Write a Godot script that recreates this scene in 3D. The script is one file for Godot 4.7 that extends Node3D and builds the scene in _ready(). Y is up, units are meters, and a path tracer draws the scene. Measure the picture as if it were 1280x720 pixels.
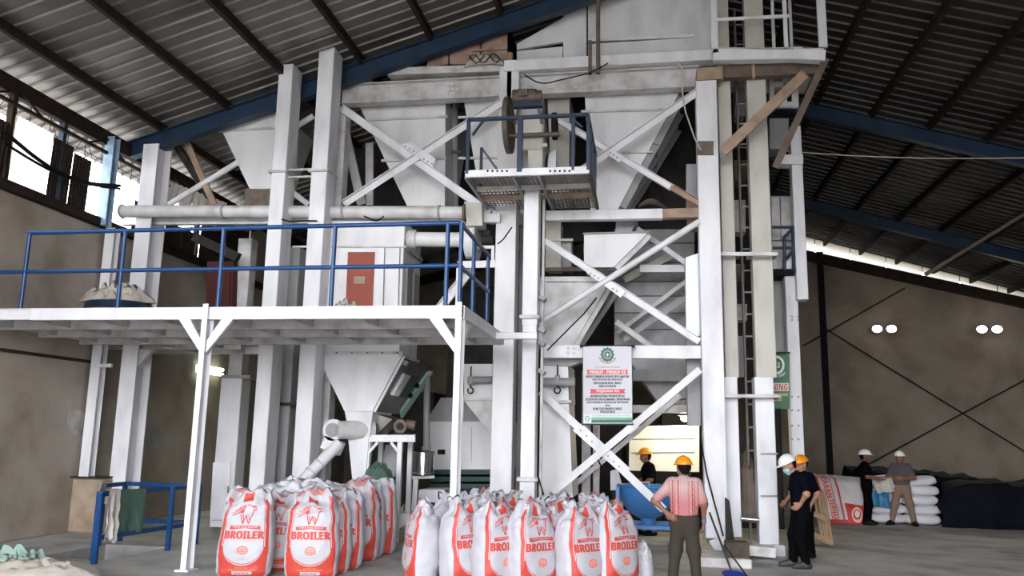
extends Node3D
# A feed mill seen from its open front: white bins, columns and braces, a blue-railed mezzanine, stacked sacks and workers.
# World: x right, y up, -z into the building. The camera stands at (0, 1.9, 0).

const EYE := Vector3(0, 1.9, 0)
const FOCAL := 1035.2777            # focal length in pixels of the 1280x720 photograph
var aim := Basis(Vector3(0.9868814, 0.018952, -0.1603305), Vector3(0.0102016, 0.9837811, 0.1790826), Vector3(0.1611241, -0.178369, 0.970682))
var M := {}
var T := {}
var names := {}

# ---------------------------------------------------------------- geometry collector
class Geo:
	var v := PackedVector3Array()
	var n := PackedVector3Array()
	var t := PackedVector2Array()
	var ix := PackedInt32Array()

	func face(p: Array, from = null, uvs = null) -> void:    # convex, counter-clockwise from outside, or turned away from the point «from»
		var nn := Vector3.ZERO
		for i in range(1, p.size() - 1):
			nn += (p[i] - p[0]).cross(p[i + 1] - p[0])
		if nn.length() < 1e-12: return
		nn = nn.normalized()
		var turn := false
		if from != null:
			var c := Vector3.ZERO
			for q in p: c += q
			turn = nn.dot(c / p.size() - from) < 0
		if turn: nn = -nn
		var b := v.size()
		for i in p.size():
			v.append(p[i]); n.append(nn); t.append(uvs[i] if uvs else Vector2.ZERO)
		for i in range(1, p.size() - 1):
			if turn: ix.append_array(PackedInt32Array([b, b + i, b + i + 1]))
			else: ix.append_array(PackedInt32Array([b, b + i + 1, b + i]))

	func hexa(p: Array) -> void:                             # 0-3 one end, 4-7 the other, same order
		var c := Vector3.ZERO
		for q in p: c += q
		c /= 8.0
		for f in [[0, 1, 2, 3], [4, 5, 6, 7], [0, 1, 5, 4], [1, 2, 6, 5], [2, 3, 7, 6], [3, 0, 4, 7]]:
			face([p[f[0]], p[f[1]], p[f[2]], p[f[3]]], c)

	func box(c: Vector3, s: Vector3, b := Basis.IDENTITY, bev := 0.0) -> void:
		var h := s / 2.0
		if bev <= 0.0:
			var p := []
			for q in [[-1, 1, 1], [1, 1, 1], [1, -1, 1], [-1, -1, 1], [-1, 1, -1], [1, 1, -1], [1, -1, -1], [-1, -1, -1]]:
				p.append(c + b * Vector3(q[0] * h.x, q[1] * h.y, q[2] * h.z))
			hexa(p)
			return
		bev = minf(bev, minf(h.x, minf(h.y, h.z)) * 0.8)
		var k := func(x, y, z, ax) -> Vector3:               # corner (x, y, z) of the face across axis ax
			var o := Vector3(x * (h.x - bev), y * (h.y - bev), z * (h.z - bev))
			o[ax] = [x, y, z][ax] * h[ax]
			return c + b * o
		for s1 in [-1, 1]:
			face([k.call(s1, -1, -1, 0), k.call(s1, 1, -1, 0), k.call(s1, 1, 1, 0), k.call(s1, -1, 1, 0)], c)
			face([k.call(-1, s1, -1, 1), k.call(1, s1, -1, 1), k.call(1, s1, 1, 1), k.call(-1, s1, 1, 1)], c)
			face([k.call(-1, -1, s1, 2), k.call(1, -1, s1, 2), k.call(1, 1, s1, 2), k.call(-1, 1, s1, 2)], c)
			for s2 in [-1, 1]:
				face([k.call(s1, s2, -1, 0), k.call(s1, s2, 1, 0), k.call(s1, s2, 1, 1), k.call(s1, s2, -1, 1)], c)
				face([k.call(s1, -1, s2, 0), k.call(s1, 1, s2, 0), k.call(s1, 1, s2, 2), k.call(s1, -1, s2, 2)], c)
				face([k.call(-1, s1, s2, 1), k.call(1, s1, s2, 1), k.call(1, s1, s2, 2), k.call(-1, s1, s2, 2)], c)
				for s3 in [-1, 1]:
					face([k.call(s1, s2, s3, 0), k.call(s1, s2, s3, 1), k.call(s1, s2, s3, 2)], c)

	func sweep(prof: PackedVector2Array, a: Vector3, b: Vector3, hint := Vector3.BACK) -> void:   # prof.x runs across, prof.y along hint
		var d := (b - a).normalized()
		var s := (hint - d * hint.dot(d)).normalized()
		var w := s.cross(d)
		var pr := prof
		if Geometry2D.is_polygon_clockwise(pr):
			pr = pr.duplicate(); pr.reverse()
		var m := pr.size()
		for i in m:
			var p := pr[i]; var q := pr[(i + 1) % m]
			var e := q - p
			if e.length() < 1e-6: continue
			var nn := (w * e.y - s * e.x).normalized()
			var o1 := w * p.x + s * p.y; var o2 := w * q.x + s * q.y
			face([a + o1, a + o2, b + o2, b + o1], (a + b + o1 + o2) / 2.0 - nn)
		var tri := Geometry2D.triangulate_polygon(pr)
		for k in range(0, tri.size(), 3):
			var o := []
			for j in 3: o.append(w * pr[tri[k + j]].x + s * pr[tri[k + j]].y)
			face([a + o[0], a + o[1], a + o[2]], a + (o[0] + o[1] + o[2]) / 3.0 + d)
			face([b + o[0], b + o[1], b + o[2]], b + (o[0] + o[1] + o[2]) / 3.0 - d)

	func bar(a: Vector3, b: Vector3, w: float, d: float, bev := 0.006, hint := Vector3.BACK) -> void:
		var x := w / 2; var y := d / 2; var e := minf(bev, minf(x, y) * 0.8)
		sweep(PackedVector2Array([Vector2(-x + e, -y), Vector2(x - e, -y), Vector2(x, -y + e), Vector2(x, y - e), Vector2(x - e, y), Vector2(-x + e, y), Vector2(-x, y - e), Vector2(-x, -y + e)]), a, b, hint)

	func channel(a: Vector3, b: Vector3, w: float, d: float, th := 0.012, hint := Vector3.BACK) -> void:   # a C section that opens towards hint
		var x := w / 2; var y := d / 2
		sweep(PackedVector2Array([Vector2(-x, -y), Vector2(x, -y), Vector2(x, y), Vector2(x - th, y), Vector2(x - th, -y + th), Vector2(-x + th, -y + th), Vector2(-x + th, y), Vector2(-x, y)]), a, b, hint)

	func angle(a: Vector3, b: Vector3, w: float, d: float, th := 0.01, hint := Vector3.BACK) -> void:      # an L section
		var x := w / 2; var y := d / 2
		sweep(PackedVector2Array([Vector2(-x, -y), Vector2(x, -y), Vector2(x, -y + th), Vector2(-x + th, -y + th), Vector2(-x + th, y), Vector2(-x, y)]), a, b, hint)

	func ibeam(a: Vector3, b: Vector3, h: float, fl: float, th := 0.018, hint := Vector3.BACK) -> void:     # flanges h apart, fl wide along hint
		var x := h / 2; var y := fl / 2; var k := th * 0.6
		sweep(PackedVector2Array([Vector2(-x, -y), Vector2(-x + th, -y), Vector2(-x + th, -k), Vector2(x - th, -k), Vector2(x - th, -y), Vector2(x, -y), Vector2(x, y), Vector2(x - th, y), Vector2(x - th, k), Vector2(-x + th, k), Vector2(-x + th, y), Vector2(-x, y)]), a, b, hint)

	func plate(p: Array, off: Vector3) -> void:              # a flat outline p given a thickness off
		var nn := Vector3.ZERO
		for i in range(1, p.size() - 1): nn += (p[i] - p[0]).cross(p[i + 1] - p[0])
		nn = nn.normalized()
		var ux: Vector3 = (p[1] - p[0]).normalized()
		var uy := nn.cross(ux)
		var flat := PackedVector2Array()
		for q in p: flat.append(Vector2((q - p[0]).dot(ux), (q - p[0]).dot(uy)))
		var tri := Geometry2D.triangulate_polygon(flat)
		for k in range(0, tri.size(), 3):
			var c: Vector3 = (p[tri[k]] + p[tri[k + 1]] + p[tri[k + 2]]) / 3.0
			face([p[tri[k]], p[tri[k + 1]], p[tri[k + 2]]], c + off)
			face([p[tri[k]] + off, p[tri[k + 1]] + off, p[tri[k + 2]] + off], c)
		var ccw := not Geometry2D.is_polygon_clockwise(flat)
		for i in p.size():
			var a: Vector3 = p[i]; var b: Vector3 = p[(i + 1) % p.size()]
			var outw := (b - a).cross(nn) * (1.0 if ccw else -1.0)
			face([a, b, b + off, a + off], (a + b + off) / 2.0 - outw.normalized())

	func grid(rows: Array, closed := false, flip := false, uv_rows = null) -> void:   # smooth sheet; rows of points, normal = (along row) x (to next row)
		var h := rows.size(); var w: int = rows[0].size()
		var b := v.size()
		for j in h:
			for i in w:
				var i0 := i - 1; var i1 := i + 1
				if closed:
					i0 = (i0 + w) % w; i1 = i1 % w
				else:
					i0 = maxi(i0, 0); i1 = mini(i1, w - 1)
				var du: Vector3 = rows[j][i1] - rows[j][i0]
				var dv: Vector3 = rows[mini(j + 1, h - 1)][i] - rows[maxi(j - 1, 0)][i]
				var nn := du.cross(dv)
				if nn.length() < 1e-10:
					var r: Array = rows[1 if j == 0 else h - 2]
					dv = (rows[j][i] - r[i]) * (-1.0 if j == 0 else 1.0)
					var o := Vector3.ZERO
					for q in rows[j]: o += q
					nn = (r[i1] - r[i0]).cross(dv)
					if nn.length() < 1e-10: nn = Vector3.UP
				nn = nn.normalized()
				v.append(rows[j][i]); n.append(-nn if flip else nn)
				t.append(uv_rows[j][i] if uv_rows else Vector2(float(i) / w, float(j) / h))
		for j in h - 1:
			for i in (w if closed else w - 1):
				var i1 := (i + 1) % w
				var q := [b + j * w + i, b + j * w + i1, b + (j + 1) * w + i1, b + (j + 1) * w + i]
				if flip: ix.append_array(PackedInt32Array([q[0], q[1], q[2], q[0], q[2], q[3]]))
				else: ix.append_array(PackedInt32Array([q[0], q[2], q[1], q[0], q[3], q[2]]))

	func tube(path: Array, r: float, seg := 12, caps := true, r1 := -1.0) -> void:
		var rows := []
		var up := Vector3.UP
		var d0: Vector3 = (path[1] - path[0]).normalized()
		if absf(d0.dot(up)) > 0.9: up = Vector3.RIGHT
		var u := (up - d0 * up.dot(d0)).normalized()
		for j in path.size():
			var d: Vector3 = (path[mini(j + 1, path.size() - 1)] - path[maxi(j - 1, 0)]).normalized()
			u = (u - d * u.dot(d)).normalized()
			var w := d.cross(u)
			var rr := r if r1 < 0 else lerpf(r, r1, float(j) / (path.size() - 1))
			var row := []
			for i in seg:
				var an := TAU * i / seg
				row.append(path[j] + (u * cos(an) + w * sin(an)) * rr)
			rows.append(row)
		grid(rows, true)
		if caps:
			face(rows[0], path[1]); face(rows[-1], path[-2])

	func lathe(prof: Array, seg: int, xf := Transform3D.IDENTITY) -> void:     # prof: [radius, height] from the top down; each step flat along, round across
		for k in prof.size() - 1:
			var rows := []
			for j in 2:
				var row := []
				for i in seg:
					var an := TAU * i / seg
					row.append(xf * Vector3(cos(an) * prof[k + j][0], prof[k + j][1], sin(an) * prof[k + j][0]))
				rows.append(row)
			grid(rows, true)

	func ball(c: Vector3, r: Vector3, seg := 16, b := Basis.IDENTITY, from := 0.0, to := 1.0) -> void:
		var rows := []
		var hh := maxi(4, seg / 2)
		for j in hh + 1:
			var th := PI * lerpf(from, to, float(j) / hh)
			var row := []
			for i in seg:
				var an := TAU * i / seg
				row.append(c + b * Vector3(r.x * sin(th) * cos(an), r.y * cos(th), r.z * sin(th) * sin(an)))
			rows.append(row)
		grid(rows, true)

	func done() -> ArrayMesh:
		var a := []
		a.resize(Mesh.ARRAY_MAX)
		a[Mesh.ARRAY_VERTEX] = v; a[Mesh.ARRAY_NORMAL] = n; a[Mesh.ARRAY_TEX_UV] = t; a[Mesh.ARRAY_INDEX] = ix
		var m := ArrayMesh.new()
		m.add_surface_from_arrays(Mesh.PRIMITIVE_TRIANGLES, a)
		return m

# ---------------------------------------------------------------- naming and placing
func numbered(called: String) -> String:
	var k: int = names.get(called, 0)
	names[called] = k + 1
	return called if k == 0 else "%s_%03d" % [called, k]

func tag(o: Node, label := "", category := "", group := "", kind := "") -> Node:
	if label: o.set_meta("label", label)
	if category: o.set_meta("category", category)
	if group: o.set_meta("group", group)
	if kind or label: o.set_meta("kind", kind if kind else "thing")
	return o

func thing(called: String, label: String, category: String, where := Vector3.ZERO, turn := 0.0, group := "") -> Node3D:
	var o := Node3D.new()
	o.name = numbered(called)
	add_child(o)
	o.position = where; o.rotation.y = turn
	tag(o, label, category, group)
	return o

func obj(called: String, g, m: Material, parent: Node = null) -> MeshInstance3D:
	var o := MeshInstance3D.new()
	o.mesh = g.done() if g is Geo else g
	o.material_override = m
	if parent:
		o.name = called
		parent.add_child(o, true)
		if parent.get_child_count() > 1 and o.name != called:      # a repeat: call it name_001 and so on
			var k := 0
			for c in parent.get_children():
				if c != o and str(c.name).trim_suffix(str(c.name).right(4)) == called or c != o and c.name == called: k += 1
			o.name = "%s_%03d" % [called, k]
	else:
		o.name = numbered(called)
		add_child(o)
	return o

func single(called: String, g, m: Material, label: String, category: String, group := "") -> MeshInstance3D:
	var o := obj(called, g, m)
	tag(o, label, category, group)
	return o

func struct(called: String, g, m: Material) -> MeshInstance3D:
	var o := obj(called, g, m)
	o.set_meta("kind", "structure")
	return o

func at(px: float, py: float, z: float) -> Vector3:             # the point of the plane z that the photograph shows at (px, py)
	var r := aim * Vector3(px - 640.0, 360.0 - py, -FOCAL)
	return EYE + r * (z / r.z)

func ground(px: float, py: float, y := 0.0) -> Vector3:         # likewise on a level plane
	var r := aim * Vector3(px - 640.0, 360.0 - py, -FOCAL)
	return EYE + r * ((y - EYE.y) / r.y)

func side(px: float, py: float, x: float) -> Vector3:           # likewise on a plane across x
	var r := aim * Vector3(px - 640.0, 360.0 - py, -FOCAL)
	return EYE + r * (x / r.x)

func outline(pts: Array, z: float) -> Array:
	var o := []
	for i in range(0, pts.size(), 2): o.append(at(pts[i], pts[i + 1], z))
	return o

# ---------------------------------------------------------------- materials
func noise_tex(freq: float, ramp: Array, octaves := 4, sd := 1, size := 512, kind := FastNoiseLite.TYPE_SIMPLEX_SMOOTH, bump := 0.0) -> NoiseTexture2D:
	var f := FastNoiseLite.new()
	f.seed = sd; f.frequency = freq; f.fractal_octaves = octaves; f.noise_type = kind
	var nt := NoiseTexture2D.new()
	nt.width = size; nt.height = size; nt.seamless = true; nt.noise = f
	if bump > 0.0:
		nt.as_normal_map = true; nt.bump_strength = bump
	else:
		var g := Gradient.new()
		g.offsets = PackedFloat32Array(ramp.map(func(r): return r[0]))
		g.colors = PackedColorArray(ramp.map(func(r): return r[1]))
		nt.color_ramp = g
	return nt

func gray(x: float) -> Color: return Color(x, x, x)

func mat(called: String, c: Color, rough := 0.6, metal := 0.0, tex: Texture2D = null, scale := 0.5, bump: Texture2D = null, bs := 0.5) -> StandardMaterial3D:
	var m := StandardMaterial3D.new()
	m.resource_name = called
	m.albedo_color = c; m.roughness = rough; m.metallic = metal
	if tex or bump:
		m.uv1_triplanar = true; m.uv1_world_triplanar = true
		m.uv1_scale = Vector3.ONE * scale
	if tex: m.albedo_texture = tex
	if bump:
		m.normal_enabled = true; m.normal_texture = bump; m.normal_scale = bs
	if tex == T.get("grime") and tex != null: m.uv1_scale = Vector3(scale, scale * 0.35, scale)
	M[called] = m
	return m

func rgb(r: float, g: float, b: float) -> Color: return Color(r / 255.0, g / 255.0, b / 255.0)

func make_materials() -> void:
	T.grime = noise_tex(0.01, [[0.0, gray(0.86)], [0.4, gray(0.95)], [0.7, gray(0.985)], [1.0, gray(1.0)]], 6, 3)
	T.blotch = noise_tex(0.008, [[0.0, Color(0.76, 0.74, 0.72)], [0.5, Color(0.92, 0.91, 0.90)], [1.0, gray(1.0)]], 5, 11)
	T.stain = noise_tex(0.006, [[0.0, gray(0.62)], [0.4, gray(0.82)], [0.6, gray(0.92)], [1.0, gray(1.0)]], 5, 21, 1024)
	T.floor = noise_tex(0.005, [[0.0, gray(0.72)], [0.35, gray(0.88)], [0.6, gray(0.95)], [1.0, gray(1.0)]], 5, 81, 1024)
	T.sheetstain = noise_tex(0.006, [[0.0, Color(0.62, 0.58, 0.55)], [0.45, gray(0.86)], [1.0, gray(1.0)]], 3, 71)
	T.rust = noise_tex(0.02, [[0.0, Color(0.35, 0.2, 0.12)], [0.4, Color(0.6, 0.42, 0.3)], [0.7, Color(0.85, 0.75, 0.65)], [1.0, gray(1.0)]], 5, 31)
	T.weave = noise_tex(0.05, [[0.0, gray(0.82)], [1.0, gray(1.0)]], 3, 41)
	T.bump = noise_tex(0.03, [], 4, 51, 512, FastNoiseLite.TYPE_SIMPLEX_SMOOTH, 3.0)
	T.soft = noise_tex(0.01, [], 3, 52, 512, FastNoiseLite.TYPE_SIMPLEX_SMOOTH, 4.0)
	mat("white", rgb(226, 225, 228), 0.45, 0.0, T.grime, 0.35, T.soft, 0.12)
	mat("white2", rgb(212, 211, 212), 0.5, 0.0, T.blotch, 0.45, T.soft, 0.15)
	mat("panel", rgb(222, 221, 222), 0.38, 0.0, T.grime, 0.25, T.soft, 0.2)
	mat("cream", rgb(194, 190, 180), 0.5, 0.0, T.grime, 0.4)
	mat("primer", rgb(172, 148, 128), 0.7, 0.0, T.blotch, 0.6)
	mat("brown", rgb(108, 94, 84), 0.75, 0.0, T.blotch, 0.7)
	mat("pinkboard", rgb(168, 142, 130), 0.85, 0.0, T.blotch, 0.6)
	mat("grey", rgb(150, 149, 150), 0.5, 0.0, T.grime, 0.5)
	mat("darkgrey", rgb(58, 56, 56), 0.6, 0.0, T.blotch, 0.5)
	mat("black", rgb(26, 25, 25), 0.6)
	mat("rubber", rgb(22, 22, 23), 0.5)
	mat("bluerail", rgb(12, 64, 116), 0.35, 0.0, T.grime, 0.8)
	mat("bluedark", rgb(11, 36, 64), 0.4, 0.0, T.grime, 0.8)
	mat("bluesteel", rgb(26, 52, 80), 0.5, 0.0, T.blotch, 0.4)
	mat("purlin", rgb(52, 44, 40), 0.7, 0.0, T.blotch, 0.6)
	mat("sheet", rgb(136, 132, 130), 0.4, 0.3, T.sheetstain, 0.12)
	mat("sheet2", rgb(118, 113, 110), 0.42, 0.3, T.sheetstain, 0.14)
	mat("sheet3", rgb(72, 68, 66), 0.5, 0.3, T.sheetstain, 0.12)  # right roof half: sheet colour darkened to stand in for shade
	mat("sheet4", rgb(64, 60, 58), 0.5, 0.3, T.sheetstain, 0.15)  # second tone of the right half, shade likewise put into the colour
	mat("rusty", rgb(56, 46, 40), 0.85, 0.0, T.rust, 0.6)
	mat("floor", rgb(190, 186, 180), 0.7, 0.0, T.floor, 0.17, T.bump, 0.15)
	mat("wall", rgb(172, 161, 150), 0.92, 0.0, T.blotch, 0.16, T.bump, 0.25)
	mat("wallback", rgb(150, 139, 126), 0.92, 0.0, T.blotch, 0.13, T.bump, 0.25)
	mat("pitshade", rgb(46, 40, 35), 0.95, 0.0, T.blotch, 0.8)  # pit sides and bottom: the shade down there is put into the colour
	mat("plaster", rgb(186, 182, 178), 0.95, 0.0, T.blotch, 0.6)
	mat("yard", rgb(190, 186, 176), 0.9, 0.0, T.stain, 0.1)
	mat("concrete", rgb(168, 150, 130), 0.9, 0.0, T.blotch, 0.5, T.bump, 0.4)
	mat("steel", rgb(168, 168, 168), 0.28, 0.85, T.grime, 0.6)
	mat("steeldull", rgb(120, 118, 116), 0.42, 0.7, T.blotch, 0.6)
	mat("chrome", rgb(200, 200, 200), 0.18, 1.0)
	mat("orange", rgb(142, 50, 16), 0.5, 0.0, T.grime, 0.6)
	mat("greendark", rgb(24, 62, 58), 0.55, 0.0, T.grime, 0.6)
	mat("mint", rgb(176, 216, 204), 0.5, 0.0, T.grime, 0.6)
	mat("greencloth", rgb(78, 106, 94), 0.95, 0.0, T.weave, 1.5, T.soft, 0.6)
	mat("mintcloth", rgb(164, 190, 178), 0.95, 0.0, T.weave, 1.5, T.soft, 0.6)
	mat("whitecloth", rgb(214, 206, 198), 0.95, 0.0, T.weave, 1.5, T.soft, 0.6)
	mat("sackcloth", rgb(196, 188, 176), 0.9, 0.0, T.weave, 1.5, T.soft, 0.6)
	mat("sackwhite", rgb(232, 230, 234), 0.5, 0.0, T.weave, 1.0, T.soft, 0.6)
	mat("cardboard", rgb(122, 100, 82), 0.9, 0.0, T.grime, 1.0)
	mat("tarp", rgb(14, 18, 27), 0.8, 0.0, T.blotch, 0.6, T.soft, 0.5)
	mat("tarpblue", rgb(44, 118, 160), 0.5, 0.0, T.grime, 0.8)
	mat("tub", rgb(70, 128, 190), 0.35, 0.0, T.grime, 0.5)
	mat("wood", rgb(170, 142, 112), 0.8, 0.0, T.blotch, 1.2)
	mat("plinth", rgb(228, 226, 226), 0.7, 0.0, T.blotch, 0.7)
	mat("motor", rgb(112, 100, 90), 0.6, 0.2, T.blotch, 1.0)
	mat("board", rgb(238, 232, 212), 0.35, 0.0, T.grime, 0.3)
	mat("lens", rgb(255, 250, 240), 0.4)
	M.lens.emission_enabled = true; M.lens.emission = Color(1.0, 0.96, 0.9); M.lens.emission_energy_multiplier = 8.0
	mat("tubelight", rgb(250, 255, 240), 0.4)
	M.tubelight.emission_enabled = true; M.tubelight.emission = Color(0.95, 1.0, 0.86); M.tubelight.emission_energy_multiplier = 6.0
	for k in ["tarp", "black", "rubber", "darkgrey", "purlin"]: M[k].metallic_specular = 0.2
	var f := mat("fibre", Color(0.95, 0.86, 0.52, 0.9), 0.6)
	f.transparency = BaseMaterial3D.TRANSPARENCY_ALPHA
	f.backlight_enabled = true; f.backlight = Color(1, 1, 1)
	var y := mat("fibreyellow", Color(0.93, 0.84, 0.62, 0.95), 0.6)
	y.transparency = BaseMaterial3D.TRANSPARENCY_ALPHA
	y.backlight_enabled = true; y.backlight = Color(0.8, 0.8, 0.8)

# ---------------------------------------------------------------- light and camera
func lights() -> void:
	var cam := Camera3D.new()
	cam.name = "camera"
	cam.transform = Transform3D(aim, EYE)
	cam.fov = 38.34847687945587
	cam.near = 0.05; cam.far = 400.0
	add_child(cam)
	cam.current = true
	var sky_mat := ProceduralSkyMaterial.new()
	sky_mat.sky_top_color = Color(0.84, 0.87, 0.92)
	sky_mat.sky_horizon_color = Color(0.97, 0.97, 0.98)
	sky_mat.sky_curve = 0.25
	sky_mat.ground_horizon_color = Color(0.75, 0.74, 0.72)
	sky_mat.ground_bottom_color = Color(0.45, 0.44, 0.42)
	sky_mat.sky_energy_multiplier = 3.0
	sky_mat.ground_energy_multiplier = 1.5
	var sky := Sky.new(); sky.sky_material = sky_mat
	var e := Environment.new()
	e.background_mode = Environment.BG_SKY; e.sky = sky
	e.tonemap_mode = Environment.TONE_MAPPER_LINEAR
	e.tonemap_exposure = 1.22
	e.sdfgi_enabled = true; e.ssao_enabled = true; e.ssil_enabled = true
	var w := WorldEnvironment.new()
	w.name = "environment"; w.environment = e
	add_child(w)
	var sun := DirectionalLight3D.new()          # over the yard, behind the building's ridge: it reaches the yard and not the hall
	sun.name = "sun"
	sun.rotation_degrees = Vector3(-62, 150, 0)
	sun.light_color = Color(1.0, 0.96, 0.9); sun.light_energy = 2.0; sun.shadow_enabled = true
	add_child(sun)

# ---------------------------------------------------------------- the hall
const EAVE := -10.8
const BACK := -31.5
const FRONT := 7.0
func roof_y(x: float) -> float: return 11.32 - 0.2985 * absf(x)

func sheet_mesh(x0: float, x1: float, w: float) -> ArrayMesh:      # one ribbed roofing sheet, w wide along z, from x0 to x1 down the slope
	var g := Geo.new()
	var prof := []
	var n := 3
	for i in n:
		var o := -w / 2 + w * i / n
		var p := w / n
		prof.append_array([[o, 0.0], [o + p * 0.80, 0.0], [o + p * 0.83, -0.04], [o + p * 0.96, -0.04]])
	prof.append_array([[w / 2, 0.0], [w / 2 + 0.05, 0.001]])
	for i in prof.size() - 1:
		var a: Array = prof[i]; var b: Array = prof[i + 1]
		var p := [Vector3(x0, roof_y(x0) + a[1], a[0]), Vector3(x1, roof_y(x1) + a[1], a[0]), Vector3(x1, roof_y(x1) + b[1], b[0]), Vector3(x0, roof_y(x0) + b[1], b[0])]
		g.face(p, Vector3((x0 + x1) / 2, -50, a[0] * 1.0 + (b[0] - a[0]) * 0.5 + signf(b[1] - a[1]) * 30.0))
	return g.done()

func setting() -> void:
	# floor with a rectangular pit at the left
	var px0 := -9.1; var px1 := -7.95; var pz0 := -13.3; var pz1 := -11.75
	var g := Geo.new()
	for r in [[-11.2, px0, BACK - 0.4, FRONT], [px1, 15.4, BACK - 0.4, FRONT], [px0, px1, BACK - 0.4, pz0], [px0, px1, pz1, FRONT]]:
		g.box(Vector3((r[0] + r[1]) / 2, -0.15, (r[2] + r[3]) / 2), Vector3(r[1] - r[0], 0.3, r[3] - r[2]))
	var fl := struct("floor", g, M.floor)
	g = Geo.new()
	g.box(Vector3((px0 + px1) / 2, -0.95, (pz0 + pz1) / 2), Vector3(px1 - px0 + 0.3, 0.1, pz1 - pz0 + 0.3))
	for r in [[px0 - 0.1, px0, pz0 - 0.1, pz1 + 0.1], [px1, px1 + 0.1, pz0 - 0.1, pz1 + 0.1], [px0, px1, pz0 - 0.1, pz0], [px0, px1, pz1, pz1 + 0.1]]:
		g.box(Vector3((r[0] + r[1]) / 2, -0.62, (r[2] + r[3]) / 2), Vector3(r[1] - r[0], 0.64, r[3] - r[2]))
	obj("pit_lining", g, M.pitshade, fl)
	g = Geo.new()
	g.box(Vector3(0, -0.2, FRONT + 20), Vector3(90, 0.3, 40))
	g.box(Vector3(-31.2, -0.2, (FRONT - 40) / 2), Vector3(40, 0.3, FRONT + 40))
	struct("yard_ground", g, M.yard)
	# walls
	g = Geo.new()
	g.box(Vector3(EAVE - 0.15, 2.95, (BACK + FRONT) / 2), Vector3(0.3, 5.9, FRONT - BACK), Basis.IDENTITY, 0.02)
	var wl := struct("wall_left", g, M.wall)
	g = Geo.new(); g.box(Vector3(EAVE - 0.15, 6.95, (BACK - 20.8) / 2), Vector3(0.3, 2.2, -20.8 - BACK))
	obj("upper_wall", g, M.wall, wl)
	var spots := [[88, 512, 106, 514, 108, 530, 102, 546, 90, 542, 84, 526], [104, 600, 112, 603, 108, 640, 102, 655, 99, 630]]
	for q in spots:
		var pl := []
		for i in range(0, q.size(), 2):
			var w := side(q[i], q[i + 1], EAVE + 0.004)
			pl.append(Vector3(EAVE + 0.006, w.y, w.z))
		g = Geo.new(); g.plate(pl, Vector3(-0.01, 0, 0))
		obj("plaster_patch", g, M.plaster, wl)
	g = Geo.new()
	g.box(Vector3(15.15, 3.4, (BACK + FRONT) / 2), Vector3(0.3, 6.8, FRONT - BACK))
	struct("wall_right", g, M.wall)
	g = Geo.new()
	var zb := BACK
	g.plate([Vector3(-11.1, 0, zb), Vector3(15.3, 0, zb), Vector3(15.3, 6.55, zb), Vector3(0.0, 10.4, zb), Vector3(-11.1, 7.6, zb)], Vector3(0, 0, -0.3))
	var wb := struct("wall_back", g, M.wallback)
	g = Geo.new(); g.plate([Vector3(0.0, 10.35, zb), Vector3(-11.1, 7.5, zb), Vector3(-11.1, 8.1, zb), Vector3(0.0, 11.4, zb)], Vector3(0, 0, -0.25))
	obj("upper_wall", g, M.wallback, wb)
	for k in 11:
		var xa := 0.05 + k * 1.235; var xb := xa + 1.2
		var ya := 10.38 - 0.2545 * xa; var yb := 10.38 - 0.2545 * xb
		g = Geo.new(); g.plate([Vector3(xa, ya, zb - 0.1), Vector3(xb, yb, zb - 0.1), Vector3(xb, roof_y(xb) + 0.02, zb - 0.1), Vector3(xa, roof_y(xa) + 0.02, zb - 0.1)], Vector3(0, 0, -0.01))
		obj("skylight_panel", g, M.fibre, wb)
	g = Geo.new(); g.box(Vector3(10.5, 4.6, FRONT + 0.15), Vector3(9.6, 9.2, 0.3))
	struct("wall_front", g, M.wall)  # unseen wall, added to keep daylight off the right of the hall
	g = Geo.new()
	g.bar(Vector3(0, 10.25, zb + 0.1), Vector3(15.2, 6.42, zb + 0.1), 0.36, 0.22)
	g.bar(Vector3(0, 10.25, zb + 0.1), Vector3(-10.8, 7.5, zb + 0.1), 0.36, 0.22)
	obj("gable_beam", g, M.purlin, wb)
	# roof: sheets, purlins, rafters
	var ce := Node3D.new(); ce.name = "ceiling"; add_child(ce); ce.set_meta("kind", "structure")
	var sw := 0.96
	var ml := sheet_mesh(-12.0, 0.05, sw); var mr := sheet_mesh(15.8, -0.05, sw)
	var k := 0
	var z := FRONT - sw / 2
	while z > BACK - 0.6:
		for m in [ml, mr]:
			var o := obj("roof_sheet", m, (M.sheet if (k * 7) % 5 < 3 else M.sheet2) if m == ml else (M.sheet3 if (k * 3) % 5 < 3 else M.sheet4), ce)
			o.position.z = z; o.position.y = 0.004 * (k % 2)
		k += 1
		z -= sw
	for i in 8:
		var x := -10.05 + 1.44 * i
		if i == 7: x = -0.25
		var gp := Geo.new()
		gp.channel(Vector3(x, roof_y(x) - 0.135, FRONT), Vector3(x, roof_y(x) - 0.135, BACK), 0.09, 0.17, 0.02, Vector3.UP)
		obj("purlin", gp, M.purlin, ce)
	for i in 12:
		var x := 0.35 + 1.235 * i
		var gp := Geo.new()
		gp.channel(Vector3(x, roof_y(x) - 0.135, FRONT), Vector3(x, roof_y(x) - 0.135, BACK), 0.09, 0.17, 0.02, Vector3.UP)
		obj("purlin", gp, M.purlin, ce)
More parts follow.
